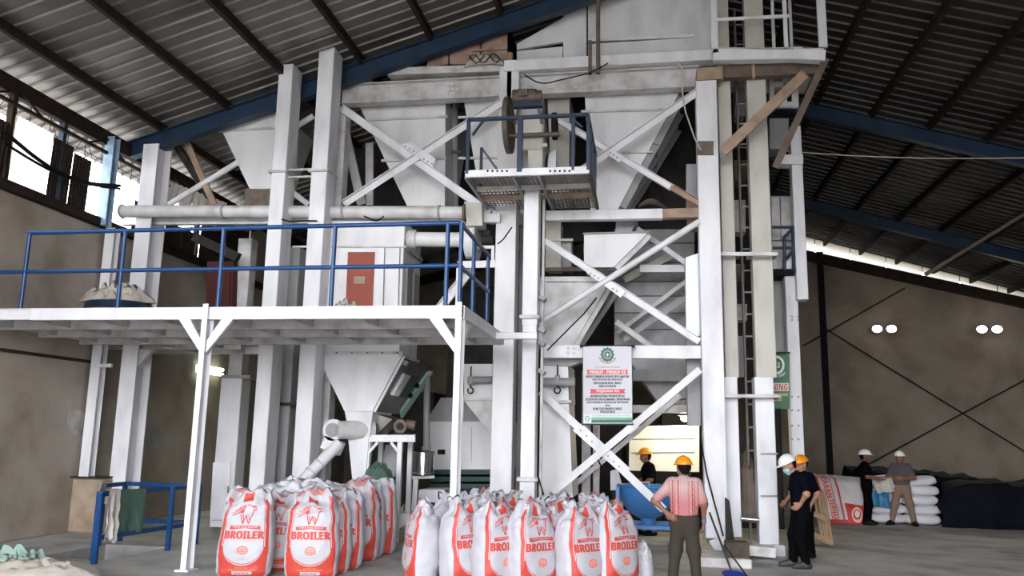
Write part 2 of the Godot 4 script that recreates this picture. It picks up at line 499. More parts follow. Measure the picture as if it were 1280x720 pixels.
	# blue rafters: left half at z -15.2, right halves further back, all bays
	for r in [[-15.2, -1], [-22.5, -1], [-5.0, -1], [-19.7, 1], [-26.7, 1], [-5.0, 1]]:
		var s: float = r[1]
		var gp := Geo.new()
		var xe := -10.75 if s < 0 else 15.0
		var xa := 0.0 if s > 0 else -0.2
		gp.ibeam(Vector3(xe, roof_y(xe) - 0.38, r[0]), Vector3(xa, roof_y(xa) - 0.38, r[0]), 0.36, 0.2, 0.02, Vector3.BACK)
		obj("rafter", gp, M.bluesteel, ce)
	# left wall: sill and head beams
	g = Geo.new()
	g.bar(Vector3(EAVE + 0.02, 5.98, FRONT), Vector3(EAVE + 0.02, 5.98, BACK), 0.2, 0.16, 0.01, Vector3.UP)
	struct("trim_1", g, M.purlin)
	g = Geo.new()
	g.bar(Vector3(EAVE, 7.72, FRONT), Vector3(EAVE, 7.72, BACK), 0.14, 0.3, 0.01, Vector3.UP)
	struct("trim_2", g, M.purlin)

# ---------------------------------------------------------------- steelwork
func post_box(parent: Node, called: String, pl: float, pr: float, py: float, z: float, d: float, y0: float, y1: float, m: Material, bev := 0.012) -> MeshInstance3D:
	var a := at(pl, py, z); var b := at(pr, py, z)
	var g := Geo.new()
	g.bar(Vector3((a.x + b.x) / 2, y0, z - d / 2), Vector3((a.x + b.x) / 2, y1, z - d / 2), b.x - a.x, d, bev)
	return obj(called, g, m, parent)

func beam_px(g: Geo, xa: float, at0: float, at1: float, xb: float, bt0: float, bt1: float, z: float, d: float, shape := "box") -> void:
	var a := (at(xa, at0, z) + at(xa, at1, z)) / 2; var b := (at(xb, bt0, z) + at(xb, bt1, z)) / 2
	a.z = z - d / 2; b.z = a.z
	var ha := at(xa, at0, z).y - at(xa, at1, z).y; var hb := at(xb, bt0, z).y - at(xb, bt1, z).y
	var h := (ha + hb) / 2
	if shape == "channel": g.channel(a, b, h, d, 0.016, Vector3.BACK)
	elif shape == "web": g.channel(a, b, h, d, 0.016, Vector3.FORWARD)
	elif shape == "ibeam": g.ibeam(a, b, h, d, 0.022)
	else: g.bar(a, b, h, d, 0.008)

func bolts(parent: Node, spots: Array, z: float, r := 0.022, m: Material = null) -> void:
	var g := Geo.new()
	for i in range(0, spots.size(), 2):
		var p := at(spots[i], spots[i + 1], z)
		g.tube([p, p + Vector3(0, 0, 0.02)], r, 6)
	obj("bolt_heads", g, m if m else M.grey, parent).set_meta("kind", "stuff")

func brace(x1: float, y1: float, x2: float, y2: float, z: float, wpx: float, label: String, shape := "web", m: Material = null) -> MeshInstance3D:
	var a := at(x1, y1, z); var b := at(x2, y2, z)
	var w := (at(x1, y1, z) - at(x1 + wpx, y1, z)).length()
	var g := Geo.new()
	if shape == "web": g.channel(a, b, w, 0.07, 0.01, Vector3.FORWARD)
	elif shape == "channel": g.channel(a, b, w, 0.07, 0.01, Vector3.BACK)
	elif shape == "angle": g.angle(a, b, w, 0.09, 0.012, Vector3.BACK)
	elif shape == "tube": g.tube([a, b], w / 2, 10)
	else: g.bar(a, b, w, 0.08)
	return single("diagonal_brace", g, m if m else M.white, label, "brace", "")

func gusset(parent: Node, pts: Array, z: float, bolt_spots := []) -> void:
	var g := Geo.new()
	g.plate(outline(pts, z), Vector3(0, 0, -0.014))
	obj("gusset_plate", g, M.white, parent)
	if bolt_spots: bolts(parent, bolt_spots, z, 0.018)

func columns() -> void:
	# two tall box columns through the roof, left
	var t := thing("box_column", "tall white box column passing the blue rafter, the one further left, behind the mezzanine", "column")
	post_box(t, "shaft", 333, 351, 300, -14.55, 0.46, 0, 9.17, M.white)
	var g := Geo.new()
	var c := at(347, 214, -14.53)
	g.box(c + Vector3(0, 0, -0.24), Vector3(0.4, 0.05, 0.56), Basis.IDENTITY, 0.01)
	obj("joint_flange", g, M.white2, t)
	g = Geo.new(); c = at(356, 70, -14.55)
	g.box(c + Vector3(-0.02, 0.0, -0.23), Vector3(0.36, 0.05, 0.5))
	obj("top_plate", g, M.rusty, t)
	t = thing("box_column", "tall white box column passing the blue rafter, nearest the grey filter cabinet", "column")
	post_box(t, "shaft", 383.5, 403.5, 300, -14.55, 0.46, 0, 9.47, M.white)
	g = Geo.new(); c = at(398, 213, -14.53)
	g.box(c + Vector3(0, 0, -0.24), Vector3(0.42, 0.05, 0.56), Basis.IDENTITY, 0.01)
	obj("joint_flange", g, M.white2, t)
	g = Geo.new(); c = at(405, 54, -14.55)
	g.box(c + Vector3(-0.02, 0.0, -0.23), Vector3(0.36, 0.05, 0.5))
	obj("top_plate", g, M.rusty, t)
	t = thing("tie_bars", "pair of short cream tie bars joining the two tall box columns", "tie bar")
	for y in [213.0, 222.0]:
		var a := at(352, y, -14.7); var b := at(392, y, -14.7)
		b.y = a.y
		g = Geo.new(); g.bar(a, b, 0.04, 0.05)
		obj("rod", g, M.cream, t)
	# column by the left wall
	t = thing("wide_flange_column", "white wide-flange column near the left wall, behind the pit railing", "column")
	var p := at(162, 435, -14.9)
	g = Geo.new()
	g.ibeam(Vector3(p.x + 0.02, 0, p.z - 0.25), Vector3(p.x + 0.02, 7.75, p.z - 0.25), 0.5, 0.34, 0.03, Vector3.RIGHT)
	obj("shaft", g, M.white, t)
	g = Geo.new()
	g.plate(outline([171, 459, 171, 437, 192, 436], -14.95), Vector3(0, 0, -0.1))
	obj("bracket", g, M.white2, t)
	g = Geo.new()
	g.box(Vector3(p.x + 0.02, 0.02, p.z - 0.25), Vector3(0.5, 0.04, 0.66))
	obj("base_plate", g, M.grey, t)
	# slim column on its pedestal at the left wall
	t = thing("wall_column", "slim white column on a stained concrete pedestal against the left wall", "column")
	g = Geo.new()
	g.ibeam(Vector3(-10.62, 1.0, -14.72), Vector3(-10.62, 5.9, -14.72), 0.2, 0.2, 0.02, Vector3.RIGHT)
	obj("shaft", g, M.white, t)
	g = Geo.new()
	g.ibeam(Vector3(-10.68, 5.9, -14.5), Vector3(-10.68, 7.75, -14.5), 0.2, 0.2, 0.02, Vector3.RIGHT)
	obj("upper_shaft", g, mat("lightblue", rgb(150, 178, 206), 0.5, 0.0, T.blotch, 0.5), t)
	g = Geo.new()
	g.box(Vector3(-10.5, 0.5, -14.78), Vector3(0.62, 1.0, 0.42), Basis.IDENTITY, 0.03)
	obj("pedestal", g, M.concrete, t)
	g = Geo.new()
	g.box(Vector3(-10.52, 1.015, -14.75), Vector3(0.66, 0.03, 0.5))
	obj("base_plate", g, M.darkgrey, t)
	g = Geo.new()
	g.bar(at(119, 457, -14.6), at(140, 457, -14.6), 0.07, 0.06)
	obj("side_arm", g, M.white, t)
	# column with a small door, deeper
	t = thing("boxed_column", "white boxed leg with a small hatch door, behind the front mezzanine post", "column")
	post_box(t, "lower_casing", 269.5, 296, 560, -16.4, 0.4, 0, 3.05, M.panel)
	post_box(t, "upper_casing", 286, 303, 450, -16.5, 0.3, 3.05, 6.1, M.white2)
	post_box(t, "joint_flange", 273, 310, 506, -16.36, 0.5, 3.03, 3.1, M.grey)
	g = Geo.new()
	g.plate(outline([267, 578, 289, 578, 286, 648, 263, 648], -16.385), Vector3(0, 0, 0.02))
	var d := obj("hatch_door", g, M.white, t)
	g = Geo.new(); g.bar(at(285, 608, -16.35), at(285, 616, -16.35), 0.03, 0.03)
	obj("handle", g, M.grey, d)
	g = Geo.new()
	g.box(at(283, 654, -16.3) + Vector3(0.1, 0, 0), Vector3(0.7, 0.12, 0.4))
	obj("foot", g, M.white, t)
	# frame columns
	t = thing("frame_column", "slimmer white frame column directly behind the box column nearest the cabinet", "column")
	post_box(t, "shaft", 411, 427, 240, -15.3, 0.3, 0, 8.55, M.white2)
	t = thing("frame_column", "shaded grey casing rising between the two tall box columns", "column")
	post_box(t, "shaft", 352, 374, 330, -15.35, 0.4, 0, 5.6, M.grey)
	g = Geo.new(); c = at(346, 505, -15.3); g.box(Vector3(c.x + 0.1, c.y, -15.5), Vector3(0.62, 0.06, 0.5))
	obj("joint_flange", g, M.darkgrey, t)
	t = thing("frame_column", "white frame column directly behind the central elevator trunk", "column")
	post_box(t, "shaft", 617, 643, 400, -15.25, 0.4, 0, 9.2, M.panel)
	t = thing("frame_column", "thick white frame column right of the hanging banner, with a cable down its face", "column")
	post_box(t, "shaft", 874, 901, 300, -15.1, 0.4, 0.28, 8.65, M.white)
	g = Geo.new(); c = at(886, 100, -15.08)
	g.box(c + Vector3(0, 0.12, -0.2), Vector3(0.44, 0.24, 0.46))
	obj("cap", g, M.primer, t)
	g = Geo.new(); g.plate(outline([886, 676, 908, 668, 899, 697], -15.08), Vector3(0, 0, 0.03))
	obj("foot_gusset", g, M.white, t)
	var cab := []
	for q in [[876, 540], [879, 568], [884, 595], [892, 625], [899, 650], [904, 670]]: cab.append(at(q[0], q[1], -15.02))
	g = Geo.new(); g.tube(cab, 0.014, 6)
	obj("cable", g, M.darkgrey, t)
	# elevator legs at the right
	for k in 2:
		var a0: float = [901, 938][k]; var a1: float = [917.5, 963][k]
		t = thing("elevator_leg", ["narrow cream elevator leg next to the thick white column, on a white boot", "wide cream elevator leg on a tall white boot beside the worker in navy"][k], "elevator leg")
		post_box(t, "trunk", a0, a1, 250, -15.45, 0.32, 3.06, 10.5, M.cream)
		var fl := at((a0 + a1) / 2 + 3, 318, -15.45)
		g = Geo.new()
		g.box(Vector3(fl.x, fl.y, -15.6), Vector3((a1 - a0) / 60.0 + 0.1, 0.05, 0.42))
		obj("joint_flange", g, M.white2, t)
		post_box(t, "boot", [907, 947][k], [925.5, 971.5][k], 600, -15.43, 0.4, [0.28, 0.1][k], 3.06, M.white)
		g = Geo.new()
		var bx := at([913, 957][k], 496, -15.45)
		g.box(Vector3(bx.x, bx.y, -15.6), Vector3([0.36, 0.5][k], 0.05, 0.5))
		obj("boot_flange", g, M.white2, t)
		if k == 1:
			for y in [567.0, 620.0]:
				g = Geo.new(); g.bar(at(951, y, -15.4), at(972, y, -15.4), 0.03, 0.04)
				obj("door_hinge", g, M.grey, t)
			g = Geo.new(); g.box(at(962, 688, -15.4) + Vector3(0, 0, -0.2), Vector3(0.52, 0.2, 0.6), Basis.IDENTITY, 0.02)
			obj("foot", g, M.white, t)
	# service ladder between the legs
	t = thing("access_ladder", "grey ladder with rungs running up between the two elevator legs", "ladder")
	for x in [924.0, 936.0]:
		post_box(t, "stile", x, x + (9.0 if x > 930 else 3.0), 250, -15.9, 0.1, 0.2, 10.5, mat("stile", rgb(112, 106, 100), 0.6, 0.0, T.blotch, 0.6) if not M.has("stile") else M.stile)
	for k in 24:
		var y := 0.5 + k * 0.42
		var a := at(924, 250, -15.92).x
		g = Geo.new(); g.tube([Vector3(a, y, -15.94), Vector3(a + 0.22, y, -15.94)], 0.018, 6)
		obj("rung", g, M.grey, t)
	g = Geo.new()
	g.bar(at(901, 317.5, -15.2), at(972, 317.5, -15.2), 0.07, 0.05)
	single("cross_bar", g, M.white2, "thin pale cross bar clamping the two elevator legs halfway up", "cross bar")
	g = Geo.new()
	g.bar(at(901, 495, -15.2), at(973, 495, -15.2), 0.06, 0.05)
	single("cross_bar", g, M.white2, "thin pale cross bar resting on top of the elevator boots", "cross bar")
	# frame at the right end
	t = thing("portal_frame", "white bolted steel column and head beam at the right end of the plant", "steel frame")
	post_box(t, "outer_column", 994, 1008, 310, -16.8, 0.3, 4.7, 8.3, M.white)
	post_box(t, "bolted_column", 986.5, 1002, 480, -17.0, 0.3, 0, 5.6, M.white)
	g = Geo.new(); beam_px(g, 974, 193, 205, 1004, 193, 205, -16.75, 0.3)
	obj("head_beam", g, M.white, t)
	var spots := []
	for y in [396, 400, 496, 513, 532, 549]: spots.append_array([990, y, 998, y])
	bolts(t, spots, -16.99, 0.022)

func beams() -> void:
	var g := Geo.new()
	beam_px(g, 425, 104, 130, 874, 82, 107, -15.35, 0.25, "ibeam")
	var t := thing("top_girder", "long white riveted girder across the tops of the hoppers", "girder")
	obj("web", g, M.white2, t)
	bolts(t, [560, 106, 566, 106, 560, 112, 566, 112, 572, 112, 560, 117, 566, 117, 690, 110, 720, 109], -15.36, 0.026, M.white)
	g = Geo.new(); beam_px(g, 630, 75, 89, 892, 61, 74, -15.2, 0.3)
	single("deck_beam", g, M.white, "white deck edge beam above the riveted girder", "beam")
	g = Geo.new(); beam_px(g, 484, 84, 94, 634, 80, 88, -15.32, 0.3)
	single("deck_beam", g, M.white2, "short dirty white deck beam under the blue rafter holding a sack", "beam")
	g = Geo.new(); beam_px(g, 640, 85, 93, 888, 74, 84, -15.6, 0.5)
	single("deck_joist", g, M.brown, "brown rusted joist in the shade between deck beam and riveted girder", "joist")
	g = Geo.new(); beam_px(g, 682, 263, 275.5, 828, 261, 272.5, -15.22, 0.16, "web")
	single("mid_girder", g, M.white, "white mid-height girder from the central trunk under the right hopper", "girder")
	g = Geo.new(); beam_px(g, 828, 261, 272.5, 876, 259.5, 271, -15.21, 0.16, "web")
	single("mid_girder", g, M.primer, "short primer brown girder end at the thick white column", "girder")
	g = Geo.new(); beam_px(g, 150, 270, 281, 625, 267, 277, -15.15, 0.14, "web")
	single("mid_girder", g, M.white, "long white girder under the horizontal duct behind the tall box columns", "girder")
	g = Geo.new(); beam_px(g, 678, 431.5, 447, 876, 432, 448, -15.22, 0.16, "web")
	t = thing("lower_girder", "white lower girder that the printed banner hangs from", "girder")
	obj("web", g, M.white, t)
	bolts(t, [710, 435, 717, 435, 710, 441, 717, 441], -15.21, 0.03, M.white2)
	g = Geo.new(); beam_px(g, 791, 461, 476, 872, 462, 476, -17.0, 0.16, "web")
	single("rear_girder", g, M.grey, "grey bolted girder in the second row right of the banner", "girder")
	g = Geo.new(); beam_px(g, 790, 506, 516, 872, 507, 516, -17.0, 0.16, "web")
	single("rear_girder", g, M.white2, "thin pale girder above the bright board behind the workers", "girder")
	g = Geo.new(); beam_px(g, 800, 331, 340, 858, 331, 340, -16.8, 0.14, "web")
	single("rear_girder", g, M.white, "short pale girder right of the small hopper at the column", "girder")
	for q in [[647, 660, "rear frame column hidden behind the central trunk"], [880, 898, "rear frame column hidden behind the thick white column"]]:
		t = thing("rear_column", "grey " + q[2], "column")
		post_box(t, "shaft", q[0], q[1], 450, -16.75, 0.3, 0, 6.4, M.grey)
	t = thing("small_railing", "small white railing frame behind the brown diagonal strut at upper right", "railing")
	for q in [[962, 107, 996, 105, 7], [962, 132, 997, 131, 7], [964, 100, 965, 133, 6], [980, 92, 981, 132, 5], [993, 88, 994, 135, 8]]:
		g = Geo.new(); g.bar(at(q[0], q[1], -16.2), at(q[2], q[3], -16.2), q[4] / 62.0, 0.08)
		obj("bar", g, M.white2, t)
	g = Geo.new(); g.hexa(back_of(outline([962, 148, 986, 148, 984, 186, 962, 186], -16.5), 0.5, 0.5))
	single("rear_casing", g, M.grey, "grey casing above the white head beam at the right end of the plant", "casing")
	# braces
	var b := brace(426, 134, 612, 266, -15.18, 9, "upper left white brace falling from the girder to the duct end", "channel")
	gusset(b, [502, 181, 514, 176, 545, 199, 540, 209], -15.1, [507, 183, 512, 186, 517, 189, 530, 199, 535, 202, 540, 205])
	brace(627, 127, 429, 255, -15.12, 8.5, "upper left white brace rising to the top of the central frame column", "angle")
	brace(873, 114, 690, 238, -15.12, 8.5, "upper right white brace rising to the thick column under the girder", "angle")
	b = brace(694, 148, 840, 235, -15.18, 8, "upper right white brace behind the blue catwalk railing", "channel")
	gusset(b, [758, 192, 766, 186, 778, 196, 774, 203], -15.1, [763, 191, 767, 194, 771, 197])
	brace(838, 233, 874, 254, -15.17, 8, "short primer brown brace end by the thick column", "channel", M.primer)
	b = brace(680, 300, 874, 427, -15.18, 8.5, "middle white brace falling from trunk to thick column, above the banner", "channel")
	gusset(b, [733, 341, 740, 336, 782, 364, 776, 372], -15.1, [738, 342, 743, 345, 748, 348, 766, 361, 771, 364])
	brace(874, 277, 679, 401, -15.12, 8.5, "middle white brace rising across the small hopper to the thick column", "tube")
	b = brace(676, 489, 830, 637, -15.18, 9, "lower white brace falling from trunk to behind the man in pink", "web")
	gusset(b, [716, 538, 727, 529, 788, 586, 780, 595], -15.1, [726, 538, 733, 545, 740, 552, 760, 570, 767, 577, 774, 583])
	brace(875, 462, 686, 620, -15.08, 9, "lower white brace rising behind the banner to the thick column", "web")
	brace(716, 608, 850, 494, -16.9, 6, "thin white brace of the rear frame below the banner", "web", M.white2)
	brace(858, 372, 780, 425, -16.9, 7, "rear grey brace crossing the silo cladding above the banner", "web", M.grey)
	brace(770, 402, 835, 448, -16.6, 7, "rear pale brace falling behind the banner top", "channel", M.white2)
	brace(772, 416, 865, 346, -17.2, 5, "rear pale brace in front of the silo cladding", "web", M.white2)
	brace(795, 285, 860, 331, -16.6, 6, "slim pale brace beside the small hopper", "web")
	brace(208, 258, 392, 145, -15.6, 7, "slim white brace crossing behind the left box columns to the duct", "tube")
	brace(320, 205, 386, 256, -15.9, 6, "white brace falling between the two box columns", "web")
	brace(230, 170, 268, 256, -15.6, 7, "brown rusty brace hanging behind the wall column", "web", M.primer)
	brace(427, 145, 452, 255, -16.5, 10, "steep white strut left of the big middle hopper", "channel", M.white2)
	brace(462, 178, 462, 256, -16.6, 9, "upright white strut beside the sloped hopper edge", "channel", M.white2)
	brace(530, 410, 590, 335, -15.6, 11, "white brace leaning behind the mezzanine corner railing", "channel")
	brace(780, 350, 842, 318, -17.3, 9, "pale strut behind the rear grey brace", "web", M.cream)
	# brown parts at the upper right
	t = thing("upper_platform", "white top platform with railing overhanging at the upper right", "platform")
	g = Geo.new(); beam_px(g, 891, 61, 75, 1003, 58, 73, -14.95, 0.2)
	obj("edge_beam", g, M.white, t)
	g = Geo.new(); beam_px(g, 992, 60, 73, 1032, 62, 75, -14.9, 0.2)
	obj("edge_beam", g, M.white, t)
	g = Geo.new(); g.hexa([at(891, 59, -14.95), at(1030, 60, -14.95), at(1030, 62, -14.95), at(891, 61, -14.95), at(891, 59, -14.95) + Vector3(0, 0, -2), at(1030, 60, -14.95) + Vector3(0, 0, -2), at(1030, 62, -14.95) + Vector3(0, 0, -2), at(891, 61, -14.95) + Vector3(0, 0, -2)])
	obj("deck", g, M.cream, t)
	for q in [[893, 9], [982, 5], [1028, 11]]:
		post_box(t, "railing_post", q[0] - q[1] / 2.0, q[0] + q[1] / 2.0, 30, -14.95, 0.08, at(960, 62, -14.95).y, 10.45, M.white)
	for q in [[892, 25, 986, 20]]:
		g = Geo.new(); g.bar(at(q[0], q[1], -14.95), at(q[2], q[3], -14.95), 0.06, 0.05)
		obj("hand_rail", g, M.white, t)
	for x in [967.0, 989.0]:
		post_box(t, "railing_post", x - 2, x + 2, 40, -15.3, 0.06, at(960, 60, -15.3).y, 10.3, M.white2)
	g = Geo.new(); beam_px(g, 872, 84, 99, 1022, 77, 91, -15.25, 0.16, "web")
	obj("under_beam", g, M.brown, t)
	for x in [940.0, 900.0]:
		post_box(t, "under_stiffener", x, x + 4, 88, -15.2, 0.1, at(940, 97, -15.2).y, at(940, 76, -15.2).y, M.primer)
	brace(903, 190, 1006, 93, -14.9, 13, "primer brown diagonal strut carrying the upper right platform", "web", M.primer)
	brace(969, 210, 1032, 74, -15.0, 9, "long grey brown strut behind the platform at upper right", "web", M.brown)
	g = Geo.new(); beam_px(g, 872, 176, 193, 892, 176, 193, -15.05, 0.1)
	single("clamp", g, M.motor, "small rusty clamp plate on the thick white column", "clamp")
	# panels of the penthouse bins above the girder
	for q in [[[646, 55, 704, 22, 704, 52, 646, 62], "left small white wall panel under the blue rafter", -15.75], [[646, 64, 703, 58, 703, 76, 646, 80], "low white wall panel with a rusted top edge", -15.74],
			[[704, 19, 733, 8, 733, 72, 704, 76], "narrow white upright panel next to the brown pipe", -15.7], [[735, 0, 868, -14, 868, 45, 735, 52], "large white wall panel at the top of the plant", -15.75],
			[[735, 55, 868, 47, 868, 62, 735, 70], "low white wall strip below the large top panel", -15.73], [[868, -15, 890, -16, 890, 62, 868, 63], "white upright panel at the right end of the top wall", -15.7]]:
		g = Geo.new(); g.plate(outline(q[0], q[2]), Vector3(0, 0, -0.08))
		single("cladding_sheet", g, M.panel, q[1], "cladding")
	g = Geo.new(); beam_px(g, 738, 48, 51.5, 868, 42, 46, -15.7, 0.05)
	single("wall_ledge", g, M.white, "thin white ledge running under the large top wall panel", "ledge")
	for q in [[[534, 66, 560, 58, 560, 80, 534, 84], "leftmost pinkish brown wall board by the rafter"], [[562, 58, 600, 46, 600, 80, 562, 80], "middle pinkish brown wall board behind the sack"], [[602, 46, 634, 36, 634, 80, 602, 80], "pinkish brown wall board next to the brown upright"]]:
		g = Geo.new(); g.plate(outline(q[0], -15.45), Vector3(0, 0, -0.06))
		single("wall_board", g, M.pinkboard, q[1], "wall board")
	g = Geo.new(); beam_px(g, 590, 61, 64, 634, 58, 61, -15.38, 0.05)
	single("wall_batten", g, M.pinkboard, "thin pinkish batten nailed across the brown wall boards", "batten")
	for q in [[634, 641, 55, 8.55, 9.5, "primer brown upright at the end of the pinkish boards", -15.25], [745, 750, 40, 8.9, 11.0, "thin brown pipe standing before the large top panel", -15.1], [735.5, 739.5, 60, 8.9, 9.6, "short brown stub pipe beside the thin brown pipe", -15.12]]:
		var th := thing("upright_pipe", q[5], "pipe")
		post_box(th, "shaft", q[0], q[1], q[2], q[6], 0.08, q[3], q[4], M.primer if q[0] == 634 else M.brown)

# ---------------------------------------------------------------- mezzanine and catwalk
func mezzanine() -> void:
	var z0 := -11.15
	var yt := 3.71
	var t := thing("mezzanine", "white steel mezzanine deck on slim front posts, left of the central trunk", "mezzanine")
	var xr := -2.55; var xl := -10.75
	var g := Geo.new()
	g.box(Vector3((xl + xr) / 2, yt - 0.012, (z0 - 14.4) / 2), Vector3(xr - xl, 0.024, 14.4 + z0), Basis.IDENTITY)
	g.box(Vector3((xl - 7.9) / 2, yt - 0.012, (-14.4 - 16.2) / 2), Vector3(-7.9 - xl, 0.024, 1.8))
	obj("deck_plate", g, M.white2, t)
	g = Geo.new(); g.channel(Vector3(-9.28, yt - 0.09, z0 - 0.03), Vector3(xr, yt - 0.09, z0 - 0.03), 0.18, 0.07, 0.012, Vector3.FORWARD)
	obj("front_beam", g, M.white, t)
	g = Geo.new(); g.channel(Vector3(xl, yt - 0.085, z0 - 0.05), Vector3(-9.3, yt - 0.085, z0 - 0.05), 0.17, 0.07, 0.012, Vector3.FORWARD)
	obj("front_beam", g, M.white, t)
	g = Geo.new(); g.channel(Vector3(xr, yt - 0.09, z0), Vector3(xr, yt - 0.09, -14.4), 0.18, 0.07, 0.012, Vector3.LEFT)
	obj("end_beam", g, M.white, t)
	for z in [-12.15, -13.2, -14.3]:
		g = Geo.new(); g.channel(Vector3(xl, yt - 0.11, z), Vector3(xr, yt - 0.11, z), 0.17, 0.08, 0.012, Vector3.FORWARD)
		obj("cross_beam", g, M.white2, t)
	for z in [-15.2, -16.1]:
		g = Geo.new(); g.channel(Vector3(xl, yt - 0.11, z), Vector3(-7.9, yt - 0.11, z), 0.17, 0.08, 0.012, Vector3.FORWARD)
		obj("cross_beam", g, M.white2, t)
	for k in 8:
		var x := xl + 0.35 + k * 1.05
		var zr := -16.1 if x < -8.0 else -14.3
		g = Geo.new(); g.channel(Vector3(x, yt - 0.1, z0 - 0.06), Vector3(x, yt - 0.1, zr), 0.14, 0.07, 0.012, Vector3.LEFT)
		obj("joist", g, M.white2, t)
	# posts with knee braces
	var pz := z0 + 0.06
	for q in [[257.0, 385.0], [573.5, 385.0]]:
		var p := at(q[0], q[1], pz)
		g = Geo.new()
		g.box(Vector3(p.x, (yt + 0.04) / 2, pz), Vector3(0.085, yt + 0.04, 0.014))
		g.box(Vector3(p.x, (yt + 0.04) / 2 - 0.1, pz - 0.08), Vector3(0.014, yt - 0.16, 0.15))
		g.box(Vector3(p.x, (yt + 0.04) / 2 - 0.1, pz - 0.16), Vector3(0.12, yt - 0.16, 0.014))
		obj("post", g, M.white, t)
		g = Geo.new(); g.box(Vector3(p.x, 0.012, pz - 0.08), Vector3(0.2, 0.024, 0.26))
		obj("post_foot", g, M.white, t)
		for s in ([-1, 1] if q[0] < 400 else [-1]):
			g = Geo.new()
			g.plate([Vector3(p.x + s * 0.04, yt - 0.5, pz - 0.03), Vector3(p.x + s * 0.04, yt - 0.68, pz - 0.03), Vector3(p.x + s * 0.43, yt - 0.18, pz - 0.03), Vector3(p.x + s * 0.25, yt - 0.18, pz - 0.03)], Vector3(0, 0, -0.05))
			obj("knee_brace", g, M.white, t)
		g = Geo.new()
		g.bar(Vector3(p.x, yt - 0.62, pz - 0.2), Vector3(p.x, yt - 0.19, pz - 0.62), 0.06, 0.05, 0.006, Vector3.UP)
		obj("knee_brace", g, M.white2, t)
	g = Geo.new(); beam_px(g, 612, 415.5, 423.5, 671, 415.5, 423.5, -13.6, 0.12)
	single("ledger_beam", g, M.white, "short white ledger from the mezzanine corner to the central trunk", "beam")
	# railing: one thing
	t = thing("guard_rail", "blue tubular guard rail along the mezzanine edge", "guard rail")
	var yh := 4.905; var ym := 4.285
	var zz := z0 - 0.02
	var xc := at(576, 284, zz).x
	var xa := at(36, 290, zz).x
	g = Geo.new()
	var z1 := -13.3
	g.tube([Vector3(xa, yh, zz), Vector3(xc - 0.04, yh, zz), Vector3(xc, yh - 0.01, zz - 0.05), Vector3(xc, yh - 0.01, z1)], 0.034, 12)
	obj("top_rail", g, M.bluerail, t)
	g = Geo.new(); g.tube([Vector3(xl, ym, zz), Vector3(xc, ym, zz)], 0.032, 12)
	obj("mid_rail", g, M.bluerail, t)
	g = Geo.new(); g.tube([Vector3(xc, ym, zz), Vector3(xc, ym, z1)], 0.032, 12)
	obj("mid_rail", g, M.bluerail, t)
	for px in [38.0, 157.0, 280.0, 419.0, 560.0, 577.0]:
		var x := at(px, 288, zz).x
		g = Geo.new(); g.tube([Vector3(x, yt, zz), Vector3(x, yh, zz)], 0.032, 12)
		obj("rail_post", g, M.bluerail, t)
	for z in [-12.1, -13.25]:
		g = Geo.new(); g.tube([Vector3(xc, yt, z), Vector3(xc, yh, z)], 0.032, 12)
		obj("rail_post", g, M.bluerail, t)

